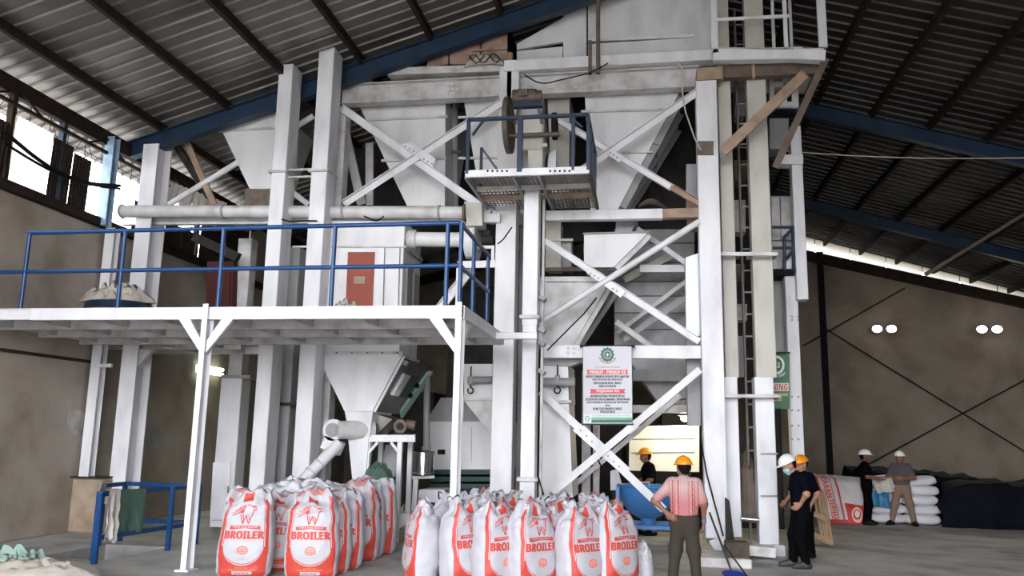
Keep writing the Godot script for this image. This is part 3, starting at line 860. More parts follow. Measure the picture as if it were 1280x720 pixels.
func catwalk() -> void:
	var y := 6.3; var z0 := -13.2; var z1 := -15.55; var xl := -3.03; var xr := -0.93
	var t := thing("catwalk", "grated steel catwalk round the head of the central elevator, with dark blue railing", "catwalk")
	for q in [[z0, 0.12, M.white], [-14.02, 0.1, M.cream], [-14.6, 0.1, M.primer]]:
		var g := Geo.new()
		g.channel(Vector3(xl, y, q[0]), Vector3(xr, y, q[0]), q[1], 0.06, 0.01, Vector3.FORWARD)
		obj("cross_channel", g, q[2], t)
	for x in [xl, -2.22, -1.78, xr]:
		var g := Geo.new()
		g.channel(Vector3(x, y - 0.01, z0), Vector3(x, y - 0.01, z1), 0.12, 0.05, 0.01, Vector3.LEFT)
		obj("side_channel", g, M.grey if x != xr else M.brown, t)
	var g := Geo.new()
	for i in 30:
		var x := lerpf(xl, xr, i / 29.0)
		if absf(x + 2.0) < 0.16:
			g.box(Vector3(x, y + 0.04, (z0 - 14.1) / 2), Vector3(0.012, 0.03, 14.1 + z0))
		else:
			g.box(Vector3(x, y + 0.04, (z0 + z1) / 2), Vector3(0.012, 0.03, z0 - z1))
	for i in 12:
		g.box(Vector3((xl + xr) / 2, y + 0.035, lerpf(z0, -14.15, i / 11.0)), Vector3(xr - xl, 0.02, 0.02))
	for i in 10:
		var z := lerpf(-14.25, z1, i / 9.0)
		g.box(Vector3((xl - 2.2) / 2, y + 0.035, z), Vector3(-2.2 - xl, 0.02, 0.02))
		g.box(Vector3((xr - 1.8) / 2, y + 0.035, z), Vector3(xr + 1.8, 0.02, 0.02))
	obj("grating", g, M.steeldull, t).set_meta("kind", "stuff")
	g = Geo.new()
	for k in 5:
		for h in [[610, 6], [688, 6]]:
			var p := at(h[0] + k * h[1], 214.5, z0)
			g.tube([p + Vector3(0, 0, 0.03), p + Vector3(0, 0, 0.036)], 0.02, 8)
	obj("slot_holes", g, M.black, t).set_meta("kind", "stuff")
	# railing
	var r := thing("catwalk_railing", "dark blue square tube railing around the grated catwalk", "railing")
	var yt := at(650, 147, z0).y
	var bar := func(a: Vector3, b: Vector3, w: float, called: String) -> void:
		var gg := Geo.new(); gg.bar(a, b, w, w, 0.005, Vector3.BACK if absf((b - a).normalized().z) < 0.9 else Vector3.UP)
		obj(called, gg, M.bluedark, r)
	bar.call(Vector3(xl + 0.02, yt, z0), Vector3(xr - 0.02, yt, z0), 0.06, "top_rail")
	bar.call(Vector3(xr - 0.02, yt, z0), Vector3(xr - 0.02, yt, z1), 0.05, "top_rail")
	for x in [xl + 0.03, -2.1, -1.2, xr - 0.02]:
		bar.call(Vector3(x, y, z0), Vector3(x, yt, z0), 0.06 if x != -2.1 else 0.09, "post")
	for z in [-13.75, -14.3, -15.05]:
		bar.call(Vector3(xr - 0.02, y, z), Vector3(xr - 0.02, yt, z), 0.05, "post")
	bar.call(Vector3(xl + 0.1, yt - 0.28, z0), Vector3(xl + 0.3, yt, z0), 0.04, "corner_brace")
	bar.call(Vector3(xr - 0.35, yt, z0), Vector3(xr - 0.12, yt - 0.22, z0), 0.04, "corner_brace")
	bar.call(Vector3(xl + 0.12, y, z0 - 0.7), Vector3(xl + 0.12, y + 0.72, z0 - 0.7), 0.05, "post")
	bar.call(Vector3(xl + 0.12, y + 0.72, z0 - 0.7), Vector3(xl + 0.55, y + 0.12, z0 - 0.9), 0.04, "step_rail")
	bar.call(Vector3(xl + 0.5, y + 0.1, z0 - 0.9), Vector3(xl + 0.95, y + 0.1, z0 - 0.9), 0.06, "step_rail")
	# central elevator
	var e := thing("bucket_elevator", "central white bucket elevator trunk rising through the grated catwalk", "bucket elevator")
	var zf := -14.2
	var xc := at(663.5, 300, zf).x
	g = Geo.new(); g.bar(Vector3(xc, 3.85, zf - 0.17), Vector3(xc, 6.6, zf - 0.17), 0.27, 0.34, 0.012)
	obj("upper_casing", g, M.white, e)
	g = Geo.new(); g.bar(Vector3(xc, 1.2, zf - 0.17), Vector3(xc, 3.85, zf - 0.17), 0.25, 0.32, 0.012)
	obj("lower_casing", g, M.white, e)
	g = Geo.new(); g.bar(Vector3(xc, 0, zf - 0.17), Vector3(xc, 1.2, zf - 0.17), 0.26, 0.34, 0.012)
	obj("boot", g, M.white, e)
	for yy in [3.99, 1.22]:
		g = Geo.new(); g.box(Vector3(xc, yy, zf - 0.17), Vector3(0.36, 0.07, 0.44), Basis.IDENTITY, 0.012)
		obj("joint_flange", g, M.white2, e)
	for yy in [4.35, 3.78, 3.55, 3.05]:
		g = Geo.new(); g.box(Vector3(xc + 0.2, yy, zf - 0.2), Vector3(0.12, 0.07, 0.2), Basis(Vector3.BACK, -0.5))
		obj("side_clip", g, M.grey, e)
	g = Geo.new(); g.bar(Vector3(xc + 0.19, 0.4, zf - 0.3), Vector3(xc + 0.19, 6.2, zf - 0.3), 0.05, 0.06)
	obj("side_angle", g, M.white2, e)
	g = Geo.new(); g.bar(Vector3(xc + 0.06, 6.6, zf - 0.15), Vector3(xc + 0.06, 7.15, zf - 0.15), 0.27, 0.3, 0.01)
	obj("neck", g, M.cream, e)
	g = Geo.new(); g.box(Vector3(xc + 0.07, 7.12, zf - 0.15), Vector3(0.42, 0.06, 0.4))
	obj("neck_flange", g, M.cream, e)
	var hx := at(667, 170, zf - 0.1)
	g = Geo.new(); g.box(Vector3(hx.x, hx.y, zf - 0.2), Vector3(0.4, 0.62, 0.5), Basis.IDENTITY, 0.03)
	obj("head_casing", g, M.cream, e)
	var sh := at(662, 169, zf + 0.12)
	g = Geo.new(); g.tube([Vector3(sh.x - 0.4, sh.y, sh.z), Vector3(sh.x + 0.55, sh.y, sh.z)], 0.045, 10)
	obj("drive_shaft", g, M.motor, e)
	for q in [[636, 157, 0.52, 0.09, M.motor, "belt_pulley"], [693.5, 158, 0.25, 0.08, M.black, "hand_wheel"]]:
		var c := at(q[0], q[1], zf - 0.05)
		g = Geo.new()
		var xf := Transform3D(Basis(Vector3.BACK, PI / 2), c)
		g.lathe([[0.06, q[3] / 2 + 0.02], [q[2] * 0.82, q[3] / 2 - 0.02], [q[2] * 0.86, q[3] / 2], [q[2], q[3] / 2], [q[2], -q[3] / 2], [q[2] * 0.86, -q[3] / 2], [q[2] * 0.82, -q[3] / 2 + 0.02], [0.06, -q[3] / 2 - 0.02]], 28, xf)
		obj(q[5], g, q[4], e)
	var mc := at(657, 122, zf - 0.05)
	g = Geo.new()
	g.tube([mc + Vector3(-0.24, 0, 0), mc + Vector3(0.2, 0, 0)], 0.15, 16)
	g.tube([mc + Vector3(0.2, 0, 0), mc + Vector3(0.3, 0, 0)], 0.12, 16)
	g.box(mc + Vector3(-0.02, 0.02, 0.14), Vector3(0.16, 0.12, 0.1))
	for k in 6: g.tube([mc + Vector3(-0.2 + k * 0.06, 0, 0), mc + Vector3(-0.185 + k * 0.06, 0, 0)], 0.165, 16)
	var mo := obj("drive_motor", g, M.motor, e)
	mo.set_meta("label", "brown grey drive motor")
	g = Geo.new(); g.box(at(660, 131.5, zf + 0.1), Vector3(0.52, 0.1, 0.12))
	obj("motor_base", g, M.bluedark, e)
	for x in [648.0, 673.0]:
		g = Geo.new(); g.bar(at(x, 134, zf + 0.05), at(x + (x - 660) * 0.35, 155, zf + 0.05), 0.05, 0.05)
		obj("motor_leg", g, M.brown, e)
	g = Geo.new(); g.plate(outline([684, 214, 686, 192, 695, 187, 695, 212], zf - 0.4), Vector3(0, 0, -0.2))
	obj("discharge_chute", g, M.white, e)

# ---------------------------------------------------------------- bins, hoppers and machines
func back_of(q: Array, dt: float, db: float) -> Array:          # a four-sided front (TL TR BR BL) and its back, dt deeper at the top and db at the bottom
	return q + [q[0] + Vector3(0, 0, -dt), q[1] + Vector3(0, 0, -dt), q[2] + Vector3(0, 0, -db), q[3] + Vector3(0, 0, -db)]

func mixq(q: Array, u: float, v: float) -> Vector3:
	return q[0].lerp(q[1], u).lerp(q[3].lerp(q[2], u), v)

func strip_on(q: Array, u0: float, v0: float, u1: float, v1: float, w: float, lift: float, out: Vector3) -> Geo:
	var g := Geo.new()
	var a := mixq(q, u0, v0) + out * lift / 2; var b := mixq(q, u1, v1) + out * lift / 2
	g.bar(a, b, w, lift, 0.004, out)
	return g

func panel_on(q: Array, u0: float, v0: float, u1: float, v1: float, lift: float, out: Vector3) -> Geo:
	var g := Geo.new()
	var p := [mixq(q, u0, v0), mixq(q, u1, v0), mixq(q, u1, v1), mixq(q, u0, v1)]
	g.hexa(p + p.map(func(x): return x + out * lift))
	return g

func hopper(called: String, label: String, cat: String, px: Array, z: float, dt: float, db: float, m: Material, side_m: Material = null) -> Node3D:
	var q := outline(px, z)
	var t := thing(called, label, cat)
	var g := Geo.new()
	g.hexa(back_of(q, dt, db))
	obj("body", g, side_m if side_m else m, t)
	if side_m:
		g = Geo.new()
		g.hexa(q + q.map(func(p): return p + Vector3(0, 0, 0.02)))
		obj("front_plate", g, m, t)
	t.set_meta("q", q)
	return t

func rail_px(t: Node3D, called: String, x0: float, y0: float, x1: float, y1: float, z: float, h := 0.05, m: Material = null) -> void:
	var g := Geo.new()
	g.bar(at(x0, y0, z), at(x1, y1, z), h, 0.05, 0.004)
	obj(called, g, m if m else M.white2, t)

func machines() -> void:
	var g: Geo
	# row of bins behind the girder
	var t := hopper("bin_hopper", "big white hopper with one sloped edge, between the box columns and the catwalk", "hopper", [445, 124, 557, 121, 556, 262, 511, 262], -15.75, 2.2, 0.8, M.panel)
	rail_px(t, "stiffener", 459, 150, 560, 146, -15.73)
	rail_px(t, "stiffener", 477, 201, 558, 198, -15.73)
	t = hopper("bin_hopper", "white hopper partly hidden behind the left half of the catwalk railing", "hopper", [579, 121, 680, 116, 660, 268, 604, 268], -15.75, 2.0, 0.8, M.panel)
	rail_px(t, "stiffener", 573, 147, 626, 145, -15.73)
	rail_px(t, "stiffener", 573, 198, 624, 197, -15.73)
	t = hopper("bin_hopper", "narrow cream hopper right of the belt pulley, behind the catwalk", "hopper", [684, 117, 712, 116, 711, 240, 690, 240], -15.85, 1.8, 0.8, M.cream)
	t = hopper("bin_hopper", "wide white hopper at the right with a shiny sloped side over the mid girder", "hopper", [731, 114, 853, 108, 772, 262, 738, 262], -15.7, 2.2, 0.9, M.panel)
	rail_px(t, "stiffener", 726, 139.5, 832, 137, -15.68)
	rail_px(t, "stiffener", 757, 192, 816, 190, -15.68, 0.03)
	var q: Array = t.get_meta("q")
	var sq := [q[1], q[1] + Vector3(0, 0, -2.2), q[2] + Vector3(0, 0, -0.9), q[2]]
	var out: Vector3 = Vector3(q[1].y - q[2].y, -(q[1].x - q[2].x), 0).normalized()
	for u in [0.06, 0.5, 0.94]:
		obj("side_rib", strip_on(sq, u, 0.05, u, 0.97, 0.06, 0.14, out), M.grey, t)
	obj("side_rib", strip_on(sq, 0.0, 0.45, 1.0, 0.45, 0.06, 0.1, out), M.grey, t)
	g = Geo.new(); g.hexa(back_of(outline([770, 275, 797, 275, 788, 292, 769, 292], -15.75), 0.5, 0.5))
	obj("outlet_neck", g, M.grey, t)
	t = hopper("bin_hopper", "smaller white hopper at the far left under the rafter, behind the slim brace", "hopper", [272, 152, 345, 134, 345, 236, 312, 236], -15.5, 2.0, 0.8, M.panel)
	rail_px(t, "stiffener", 274, 164, 345, 160, -15.48)
	g = Geo.new(); g.hexa(back_of(outline([306, 236, 345, 236, 345, 258, 306, 258], -15.6), 0.6, 0.6))
	obj("gate_valve", g, M.motor, t)
	for qd in [[[557, 124, 579, 122, 600, 262, 558, 262], "black"], ]:
		pass
	t = thing("drop_pipe", "grey vertical drop pipe in the dark gap between the two white hoppers", "pipe")
	g = Geo.new(); g.tube([at(568, 125, -16.4), at(569, 262, -16.4)], 0.07, 12)
	obj("shaft", g, M.grey, t)
	rail_px(t, "clamp", 560, 190, 577, 190, -16.3, 0.06, M.motor)
	# bin enclosure behind: back wall of the bin block
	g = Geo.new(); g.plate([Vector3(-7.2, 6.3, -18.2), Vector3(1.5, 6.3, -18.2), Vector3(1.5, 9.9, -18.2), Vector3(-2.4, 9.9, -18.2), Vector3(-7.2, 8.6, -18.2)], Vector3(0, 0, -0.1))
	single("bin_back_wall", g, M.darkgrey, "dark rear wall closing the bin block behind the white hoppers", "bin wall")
	# horizontal duct
	t = thing("horizontal_duct", "long pale round duct running behind the box columns above the blue railing", "duct")
	g = Geo.new()
	var da := at(153, 264, -14.82); var db := at(581, 266, -15.0)
	g.tube([da, da.lerp(db, 0.4), db], 0.125, 20)
	obj("pipe", g, M.white2, t)
	for k in [0.0, 0.31, 0.66, 0.93, 1.0]:
		g = Geo.new(); var c := da.lerp(db, k)
		g.tube([c - Vector3(0.02, 0, 0), c + Vector3(0.02, 0, 0)], 0.145 if k != 1.0 else 0.17, 20)
		obj("flange", g, M.motor if k == 1.0 else M.grey, t)
	g = Geo.new(); g.hexa(back_of(outline([580, 252, 602, 254, 603, 282, 584, 282], -14.95), 0.4, 0.4))
	obj("elbow_box", g, M.cream, t)
	# filter cabinet
	t = thing("filter_cabinet", "white filter cabinet with an orange door on the mezzanine", "cabinet")
	var zc := -14.95
	q = outline([365, 277, 506, 277, 503, 446, 395, 446], zc)
	q[3].x = q[0].x + 0.6; q[2].x = q[1].x
	q[0].x = q[3].x
	g = Geo.new(); g.hexa(back_of(q, 1.2, 1.2))
	obj("body", g, M.panel, t)
	rail_px(t, "flange", 366, 308.5, 507, 308.5, zc + 0.01, 0.035)
	rail_px(t, "flange", 398, 441, 504, 441, zc + 0.01, 0.05)
	g = Geo.new(); g.plate(outline([425, 311, 481, 311, 478, 395, 420, 395], zc + 0.02), Vector3(0, 0, -0.03))
	obj("door_frame", g, M.white, t)
	g = Geo.new(); g.plate(outline([435, 315, 468.5, 315, 465, 395, 431, 395], zc + 0.035), Vector3(0, 0, -0.03))
	var dr := obj("door", g, M.orange, t)
	dr.set_meta("label", "orange door with a metal nameplate")
	g = Geo.new(); g.plate(outline([442.5, 345.5, 456.5, 345.5, 456, 354.5, 442, 354.5], zc + 0.045), Vector3(0, 0, -0.01))
	obj("nameplate", g, M.primer, dr)
	for x in [481.0, 500.0]:
		rail_px(t, "panel_seam", x, 310, x - 2, 382, zc + 0.01, 0.015, M.grey)
	var rs := [q[1], q[1] + Vector3(0, 0, -1.2), q[2] + Vector3(0, 0, -1.2), q[2]]
	for v in [0.19, 0.99]: obj("side_flange", strip_on(rs, 0, v, 1, v, 0.05, 0.06, Vector3.RIGHT), M.white2, t)
	for k in [[0.35, 0.3], [0.75, 0.33]]: obj("side_door", panel_on(rs, k[0] - 0.15, k[1], k[0] + 0.15, 0.72, 0.03, Vector3.RIGHT), M.grey, t)
	g = Geo.new()
	for k in 9:
		var p := mixq(rs, 0.08 + k * 0.1, 0.22) + Vector3(0.06, 0, 0)
		g.box(p, Vector3(0.04, 0.03, 0.03))
	obj("bolt_heads", g, M.motor, t).set_meta("kind", "stuff")
	g = Geo.new()
	for k in 6: g.box(at(402 + k * 19, 441, zc + 0.03), Vector3(0.03, 0.03, 0.03))
	obj("bolt_heads", g, M.motor, t).set_meta("kind", "stuff")
	g = Geo.new(); g.plate(outline([429, 424, 462, 424, 462, 428, 429, 428], zc + 0.02), Vector3(0, 0, -0.02))
	obj("sill_strip", g, mat("rustred", rgb(70, 24, 18), 0.8), t)
	# outlet pipe and fan drum
	t = thing("suction_pipe", "fat white pipe leading from the filter cabinet to the fan drum", "pipe")
	g = Geo.new(); g.tube([at(508, 299, -15.2), at(584, 300, -15.2)], 0.145, 20)
	obj("pipe", g, M.panel, t)
	g = Geo.new(); g.tube([at(511, 299, -15.2), at(521, 299, -15.2)], 0.18, 20)
	obj("flange", g, M.white2, t)
	t = thing("fan_drum", "white fan drum on a steel stand behind the mezzanine corner", "fan")
	g = Geo.new(); var fa := at(584, 301, -15.4); var fb := at(595, 301, -15.4)
	g.tube([fa, fb], 0.36, 28)
	obj("drum", g, M.panel, t)
	g = Geo.new(); g.tube([fb, fb + Vector3(0.04, 0, 0)], 0.39, 28)
	obj("rim", g, M.white2, t)
	g = Geo.new(); var fm := at(603, 300, -15.4)
	g.tube([fm, fm + Vector3(0.22, 0, 0)], 0.11, 14); g.box(fm + Vector3(0.1, 0.12, 0.05), Vector3(0.14, 0.1, 0.12))
	obj("motor", g, M.darkgrey, t)
	for s in [[572, 611, 326, 337], ]:
		rail_px(t, "stand_top", 572, 331, 626, 330, -15.3, 0.14, M.white)
		rail_px(t, "stand_leg", 574, 331, 572, 395, -15.3, 0.1, M.white)
		rail_px(t, "stand_leg", 623, 330, 621, 415, -15.3, 0.1, M.white)
		rail_px(t, "motor_frame", 598, 309, 618, 309, -15.35, 0.06, M.white)
		rail_px(t, "motor_frame", 616, 309, 616, 326, -15.35, 0.06, M.white)
	# weighing hopper below the mezzanine
	t = thing("weigh_hopper", "white fronted weigh hopper with a steel side under the mezzanine", "hopper")
	q = outline([397, 444, 503, 444, 466, 514, 431, 514], -15.0)
	g = Geo.new(); g.hexa(back_of(q, 2.4, 1.8))
	obj("body", g, M.steeldull, t)
	g = Geo.new(); g.hexa(q + q.map(func(p): return p + Vector3(0, 0, 0.02)))
	obj("front_plate", g, M.white, t)
	sq = [q[1], q[1] + Vector3(0, 0, -2.4), q[2] + Vector3(0, 0, -1.8), q[2]]
	out = Vector3(q[1].y - q[2].y, -(q[1].x - q[2].x), 0).normalized()
	obj("window_frame", panel_on(sq, 0.3, 0.28, 0.48, 0.68, 0.03, out), M.chrome, t)
	obj("window_cover", panel_on(sq, 0.48, 0.28, 0.74, 0.68, 0.035, out), M.greendark, t)
	obj("edge_flange", strip_on(sq, 0.97, 0.2, 0.97, 1.0, 0.34, 0.05, out), M.mint, t)
	obj("edge_flange", strip_on(sq, 0.02, 0.0, 0.02, 1.0, 0.04, 0.05, out), M.white, t)
	for k in [[0.12, 0.1], [0.8, 0.42], [0.8, 0.62], [0.95, 0.14]]:
		g = Geo.new(); var p := mixq(sq, k[0], k[1]); g.tube([p, p + out * 0.08], 0.05, 10)
		obj("lug", g, M.white2 if k[1] < 0.2 else M.black, t)
	g = Geo.new(); g.hexa(back_of(outline([431, 514, 466, 514, 462, 546, 436, 546], -15.02), 1.2, 0.9))
	obj("outlet_chute", g, M.panel, t)
	q = outline([431, 514, 466, 514, 462, 546, 436, 546], -15.02)
	g = Geo.new(); g.hexa(back_of(outline([466, 516, 490, 524, 468, 546, 462, 546], -15.3), 0.8, 0.6))
	obj("outlet_side", g, M.steeldull, t)
	g = Geo.new(); g.hexa(back_of(outline([435, 546, 461, 546, 456, 606, 441, 606], -15.05), 0.3, 0.2))
	obj("bag_spout", g, M.white, t)
	# screw feeder
	t = thing("screw_feeder", "white screw feeder with a round end cap and a slanted spout tube", "feeder")
	var c0 := at(416, 537.5, -14.75)
	g = Geo.new(); g.tube([c0, c0 + Vector3(0, 0, -0.05)], 0.2, 28)
	obj("end_cap", g, M.white, t)
	g = Geo.new(); g.tube([c0 + Vector3(0, 0, 0.0), c0 + Vector3(0, 0, 0.035)], 0.13, 20); g.box(c0 + Vector3(0, 0, 0.04), Vector3(0.16, 0.16, 0.03))
	obj("hub_plate", g, M.grey, t)
	g = Geo.new(); g.tube([c0 + Vector3(0.05, 0, -0.05), c0 + Vector3(0.6, 0.02, -0.5)], 0.17, 20)
	obj("trough", g, M.white2, t)
	g = Geo.new(); g.box(c0 + Vector3(-0.02, -0.28, -0.1), Vector3(0.36, 0.24, 0.2), Basis(Vector3.BACK, -0.4))
	obj("outlet_box", g, M.white, t)
	g = Geo.new(); var ta := at(424, 554, -14.75); var tb := at(366, 614, -14.2)
	g.tube([ta, tb], 0.105, 18)
	obj("spout_tube", g, M.white, t)
	for k in [0.42, 0.6]:
		var pp := ta.lerp(tb, k); g = Geo.new(); g.tube([pp, pp + (tb - ta).normalized() * 0.03], 0.125, 18)
		obj("clamp_ring", g, M.white2, t)
	# geared motor and its table
	t = thing("gear_motor", "dusty round geared motor on the white feeder table", "motor")
	var gm := at(500, 533, -15.1)
	g = Geo.new(); g.tube([gm, gm + Vector3(0, 0, -0.3)], 0.13, 18)
	obj("housing", g, M.motor, t)
	g = Geo.new(); g.tube([gm + Vector3(0, 0, 0.02), gm], 0.07, 14)
	obj("fan_cover", g, M.darkgrey, t)
	g = Geo.new(); g.tube([gm + Vector3(0.1, 0.05, -0.1), gm + Vector3(0.26, 0.02, -0.12)], 0.09, 14)
	obj("gearbox", g, M.motor, t)
	g = Geo.new(); g.box(gm + Vector3(0.02, -0.16, -0.15), Vector3(0.3, 0.08, 0.3))
	obj("foot", g, M.darkgrey, t)
	t = thing("feeder_table", "white steel table frame with knee braces under the geared motor", "table")
	rail_px(t, "top_beam", 455, 548, 519, 548, -15.1, 0.13, M.white)
	var tz := -15.1
	for x in [[460, 458, -15.1], [500, 498, -15.1], [513, 511, -16.0], [476, 475, -16.0]]:
		var a := at(x[0], 550, x[2]); g = Geo.new(); g.bar(Vector3(a.x, 0, a.z - 0.03), Vector3(a.x, a.y, a.z - 0.03), 0.09, 0.09)
		obj("leg", g, M.white, t)
	rail_px(t, "knee_brace", 461, 566, 472, 553, tz, 0.05, M.white)
	rail_px(t, "knee_brace", 500, 567, 489, 553, tz, 0.05, M.white)
	g = Geo.new(); g.bar(at(457, 548, -16.0), at(519, 546, -16.0), 0.1, 0.08)
	obj("top_beam", g, M.white, t)
	g = Geo.new(); g.hexa(back_of(outline([482, 556, 500, 556, 494, 596, 474, 596], -15.9), 0.3, 0.3))
	obj("inner_panel", g, M.grey, t)
	# mixer in the shade
	t = thing("mixer", "grey mixer housing with a tapered hood, on a dark green base", "mixer")
	g = Geo.new(); g.hexa(back_of(outline([551, 497, 615, 497, 630, 527, 532, 527], -18.2), 1.2, 1.6))
	obj("hood", g, M.grey, t)
	g = Geo.new(); g.hexa(back_of(outline([532, 527, 632, 527, 632, 588, 540, 588], -18.2), 1.6, 1.6))
	obj("housing", g, M.panel, t)
	g = Geo.new(); g.plate(outline([577, 534, 589, 534, 589, 578, 577, 578], -18.15), Vector3(0, 0, -0.05))
	var md := obj("inspection_door", g, M.white, t)
	g = Geo.new(); g.tube([at(574, 556, -18.1), at(574, 556, -18.05)], 0.05, 10)
	obj("red_button", g, mat("red", rgb(190, 40, 36), 0.5), md)
	g = Geo.new(); g.plate(outline([547, 562, 556, 562, 556, 568, 547, 568], -18.15), Vector3(0, 0, -0.03))
	obj("label_plate", g, M.black, t)
	for k in 3:
		g = Geo.new(); g.hexa(back_of(outline([538, 587 + k * 9, 620, 587 + k * 9, 620, 593 + k * 9, 538, 593 + k * 9], -18.1 + k * 0.1), 1.5, 1.5))
		obj("base_tier", g, M.greendark, t)
	g = Geo.new(); var bp := at(580, 606, -18.2); g.box(Vector3(bp.x, bp.y / 2, -18.9), Vector3(1.6, bp.y, 1.3))
	obj("base_block", g, M.greendark, t)
	# stainless drum on its stand
	t = thing("steel_drum", "small shiny stainless drum on a white bench in front of the mixer", "drum")
	var dc := at(528.5, 593.5, -16.6)
	g = Geo.new(); g.lathe([[0.0, 0.47], [0.215, 0.47], [0.225, 0.46], [0.22, 0.44], [0.22, 0.0], [0.0, 0.0]], 30, Transform3D(Basis.IDENTITY, dc))
	obj("shell", g, M.chrome, t)
	for y in [0.03, 0.42]:
		g = Geo.new(); g.lathe([[0.2, y + 0.03], [0.232, y + 0.02], [0.232, y], [0.2, y - 0.01]], 30, Transform3D(Basis.IDENTITY, dc))
		obj("hoop", g, M.steel, t)
	t = thing("drum_bench", "low white steel bench with a side box under the stainless drum", "bench")
	rail_px(t, "bench_top", 514, 597, 543, 596, -16.6, 0.06, M.white)
	rail_px(t, "bench_leg", 520, 599, 517, 641, -16.6, 0.1, M.white)
	g = Geo.new(); g.hexa(back_of(outline([524, 612, 556, 612, 555, 628, 522, 628], -16.5), 0.7, 0.7))
	obj("side_box", g, M.panel, t)
	rail_px(t, "bench_leg", 547, 628, 547, 645, -16.6, 0.1, M.white)
	g = Geo.new(); g.bar(at(488, 639, -16.9), at(532, 637, -16.9), 0.05, 0.6)
	obj("bottom_shelf", g, M.white2, t)
	t = thing("chimney_pipe", "grey vertical pipe rising beside the stainless drum into the shade", "pipe")
	g = Geo.new(); g.tube([at(533, 560, -17.2), at(534, 470, -17.2)], 0.07, 12)
	obj("shaft", g, M.grey, t)
	g = Geo.new(); g.tube([at(533, 558, -17.2), at(533, 563, -17.2)], 0.1, 12)
	obj("collar", g, M.grey, t)
	# lower bins of the middle
	t = hopper("bag_bin", "white bin with tapered bottom left of the central column, beside a chain hook", "bin", [580, 455, 626, 455, 626, 501, 580, 501], -16.2, 1.6, 1.6, M.panel)
	g = Geo.new(); g.hexa(back_of(outline([580, 501, 630, 501, 626, 556, 612, 540], -16.2), 1.6, 0.6))
	obj("cone", g, M.white2, t)
	rail_px(t, "flange", 577, 499, 626, 499, -16.18, 0.06)
	g = Geo.new(); g.tube([at(585, 475, -16.0), at(620, 475, -16.0)], 0.07, 12)
	obj("push_pipe", g, M.grey, t)
	t = hopper("bag_bin", "white square bin right of the central trunk, with a hook and a pipe stub", "bin", [677, 455, 710, 455, 711, 503, 677, 503], -15.6, 1.4, 1.4, M.panel)
	g = Geo.new(); g.hexa(back_of(outline([677, 503, 711, 503, 716, 622, 677, 622], -15.62), 1.2, 1.2))
	obj("lower_body", g, M.panel, t)
	for k in [[682, -15.8], [708, -15.8], [684, -16.6], [708, -16.6]]:
		var la := at(k[0], 618, k[1]); g = Geo.new(); g.bar(Vector3(la.x, 0, la.z), Vector3(la.x, la.y, la.z), 0.09, 0.09)
		obj("leg", g, M.white2, t)
	rail_px(t, "flange", 676, 503, 714, 502, -15.58, 0.06)
	g = Geo.new(); g.tube([at(678, 478, -15.4), at(719, 478, -15.4)], 0.085, 12)
	obj("pipe_stub", g, M.grey, t)
	g = Geo.new(); g.plate(outline([677, 448, 728, 447, 728, 452, 712, 458, 677, 456], -15.55), Vector3(0, 0, -0.3))
	obj("top_plate", g, M.grey, t)
	for k in [[589, 458, -15.95], [697, 456, -15.35]]:
		var hk := thing("chain_hook", ["grey chain hook block hanging before the bin left of the central column", "grey chain hook block hanging before the bin right of the central trunk"][0 if k[0] < 600 else 1], "hook")
		var hp := at(k[0], k[1], k[2])
		g = Geo.new(); g.tube([hp, hp + Vector3(0, -0.2, 0)], 0.015, 6)
		obj("chain", g, M.darkgrey, hk)
		g = Geo.new(); g.box(hp + Vector3(0, -0.28, 0), Vector3(0.1, 0.18, 0.05), Basis.IDENTITY, 0.02)
		obj("block", g, M.grey, hk)
		g = Geo.new()
		var pa := []
		for i in 10: pa.append(hp + Vector3(sin(i * 0.6) * 0.055, -0.47 - cos(i * 0.6) * -0.06, 0))
		g.tube(pa, 0.016, 6)
		g.tube([hp + Vector3(0, -0.37, 0), hp + Vector3(0, -0.42, 0)], 0.016, 6)
		obj("hook", g, M.darkgrey, hk)
	# hoppers right of the trunk
	t = hopper("surge_hopper", "small white hopper with slanted right edge above the middle braces", "hopper", [730, 292, 811, 290, 767, 334, 730, 334], -15.75, 1.3, 0.8, M.panel)
	q = t.get_meta("q")
	sq = [q[1], q[1] + Vector3(0, 0, -1.3), q[2] + Vector3(0, 0, -0.8), q[2]]
	out = Vector3(q[1].y - q[2].y, -(q[1].x - q[2].x), 0).normalized()
	for u in [0.08, 0.9]: obj("side_rib", strip_on(sq, u, 0.02, u, 0.98, 0.06, 0.1, out), M.white2, t)
	rail_px(t, "top_rim", 729, 292, 812, 290, -15.73, 0.03, M.grey)
	t = hopper("surge_hopper", "large grey white hopper behind the middle braces, tapering down to the banner", "hopper", [670, 350, 763, 350, 716, 432, 670, 432], -15.8, 1.5, 0.7, M.white2)
	q = t.get_meta("q")
	sq = [q[1], q[1] + Vector3(0, 0, -1.5), q[2] + Vector3(0, 0, -0.7), q[2]]
	out = Vector3(q[1].y - q[2].y, -(q[1].x - q[2].x), 0).normalized()
	obj("side_plate", panel_on(sq, 0.02, 0.0, 0.98, 1.0, 0.012, out), M.steeldull, t)
	for u in [0.06, 0.94]: obj("side_rib", strip_on(sq, u, 0.0, u, 1.0, 0.05, 0.1, out), M.white2, t)
	rail_px(t, "top_rim", 670, 349, 766, 349, -15.76, 0.1, M.white2)
	rail_px(t, "under_rail", 682, 337, 768, 336, -15.9, 0.08, M.brown)
	# duct behind trunk right side
	t = thing("square_duct", "pale square duct right behind the central trunk under the catwalk", "duct")
	g = Geo.new(); g.hexa(back_of(outline([682, 277, 701, 277, 701, 336, 682, 336], -15.9), 0.5, 0.5))
	obj("casing", g, M.cream, t)
	rail_px(t, "flange", 681, 300, 716, 300, -15.88, 0.05, M.cream)
	g = Geo.new(); g.hexa(back_of(outline([701, 298, 714, 298, 714, 336, 701, 336], -16.0), 0.4, 0.4))
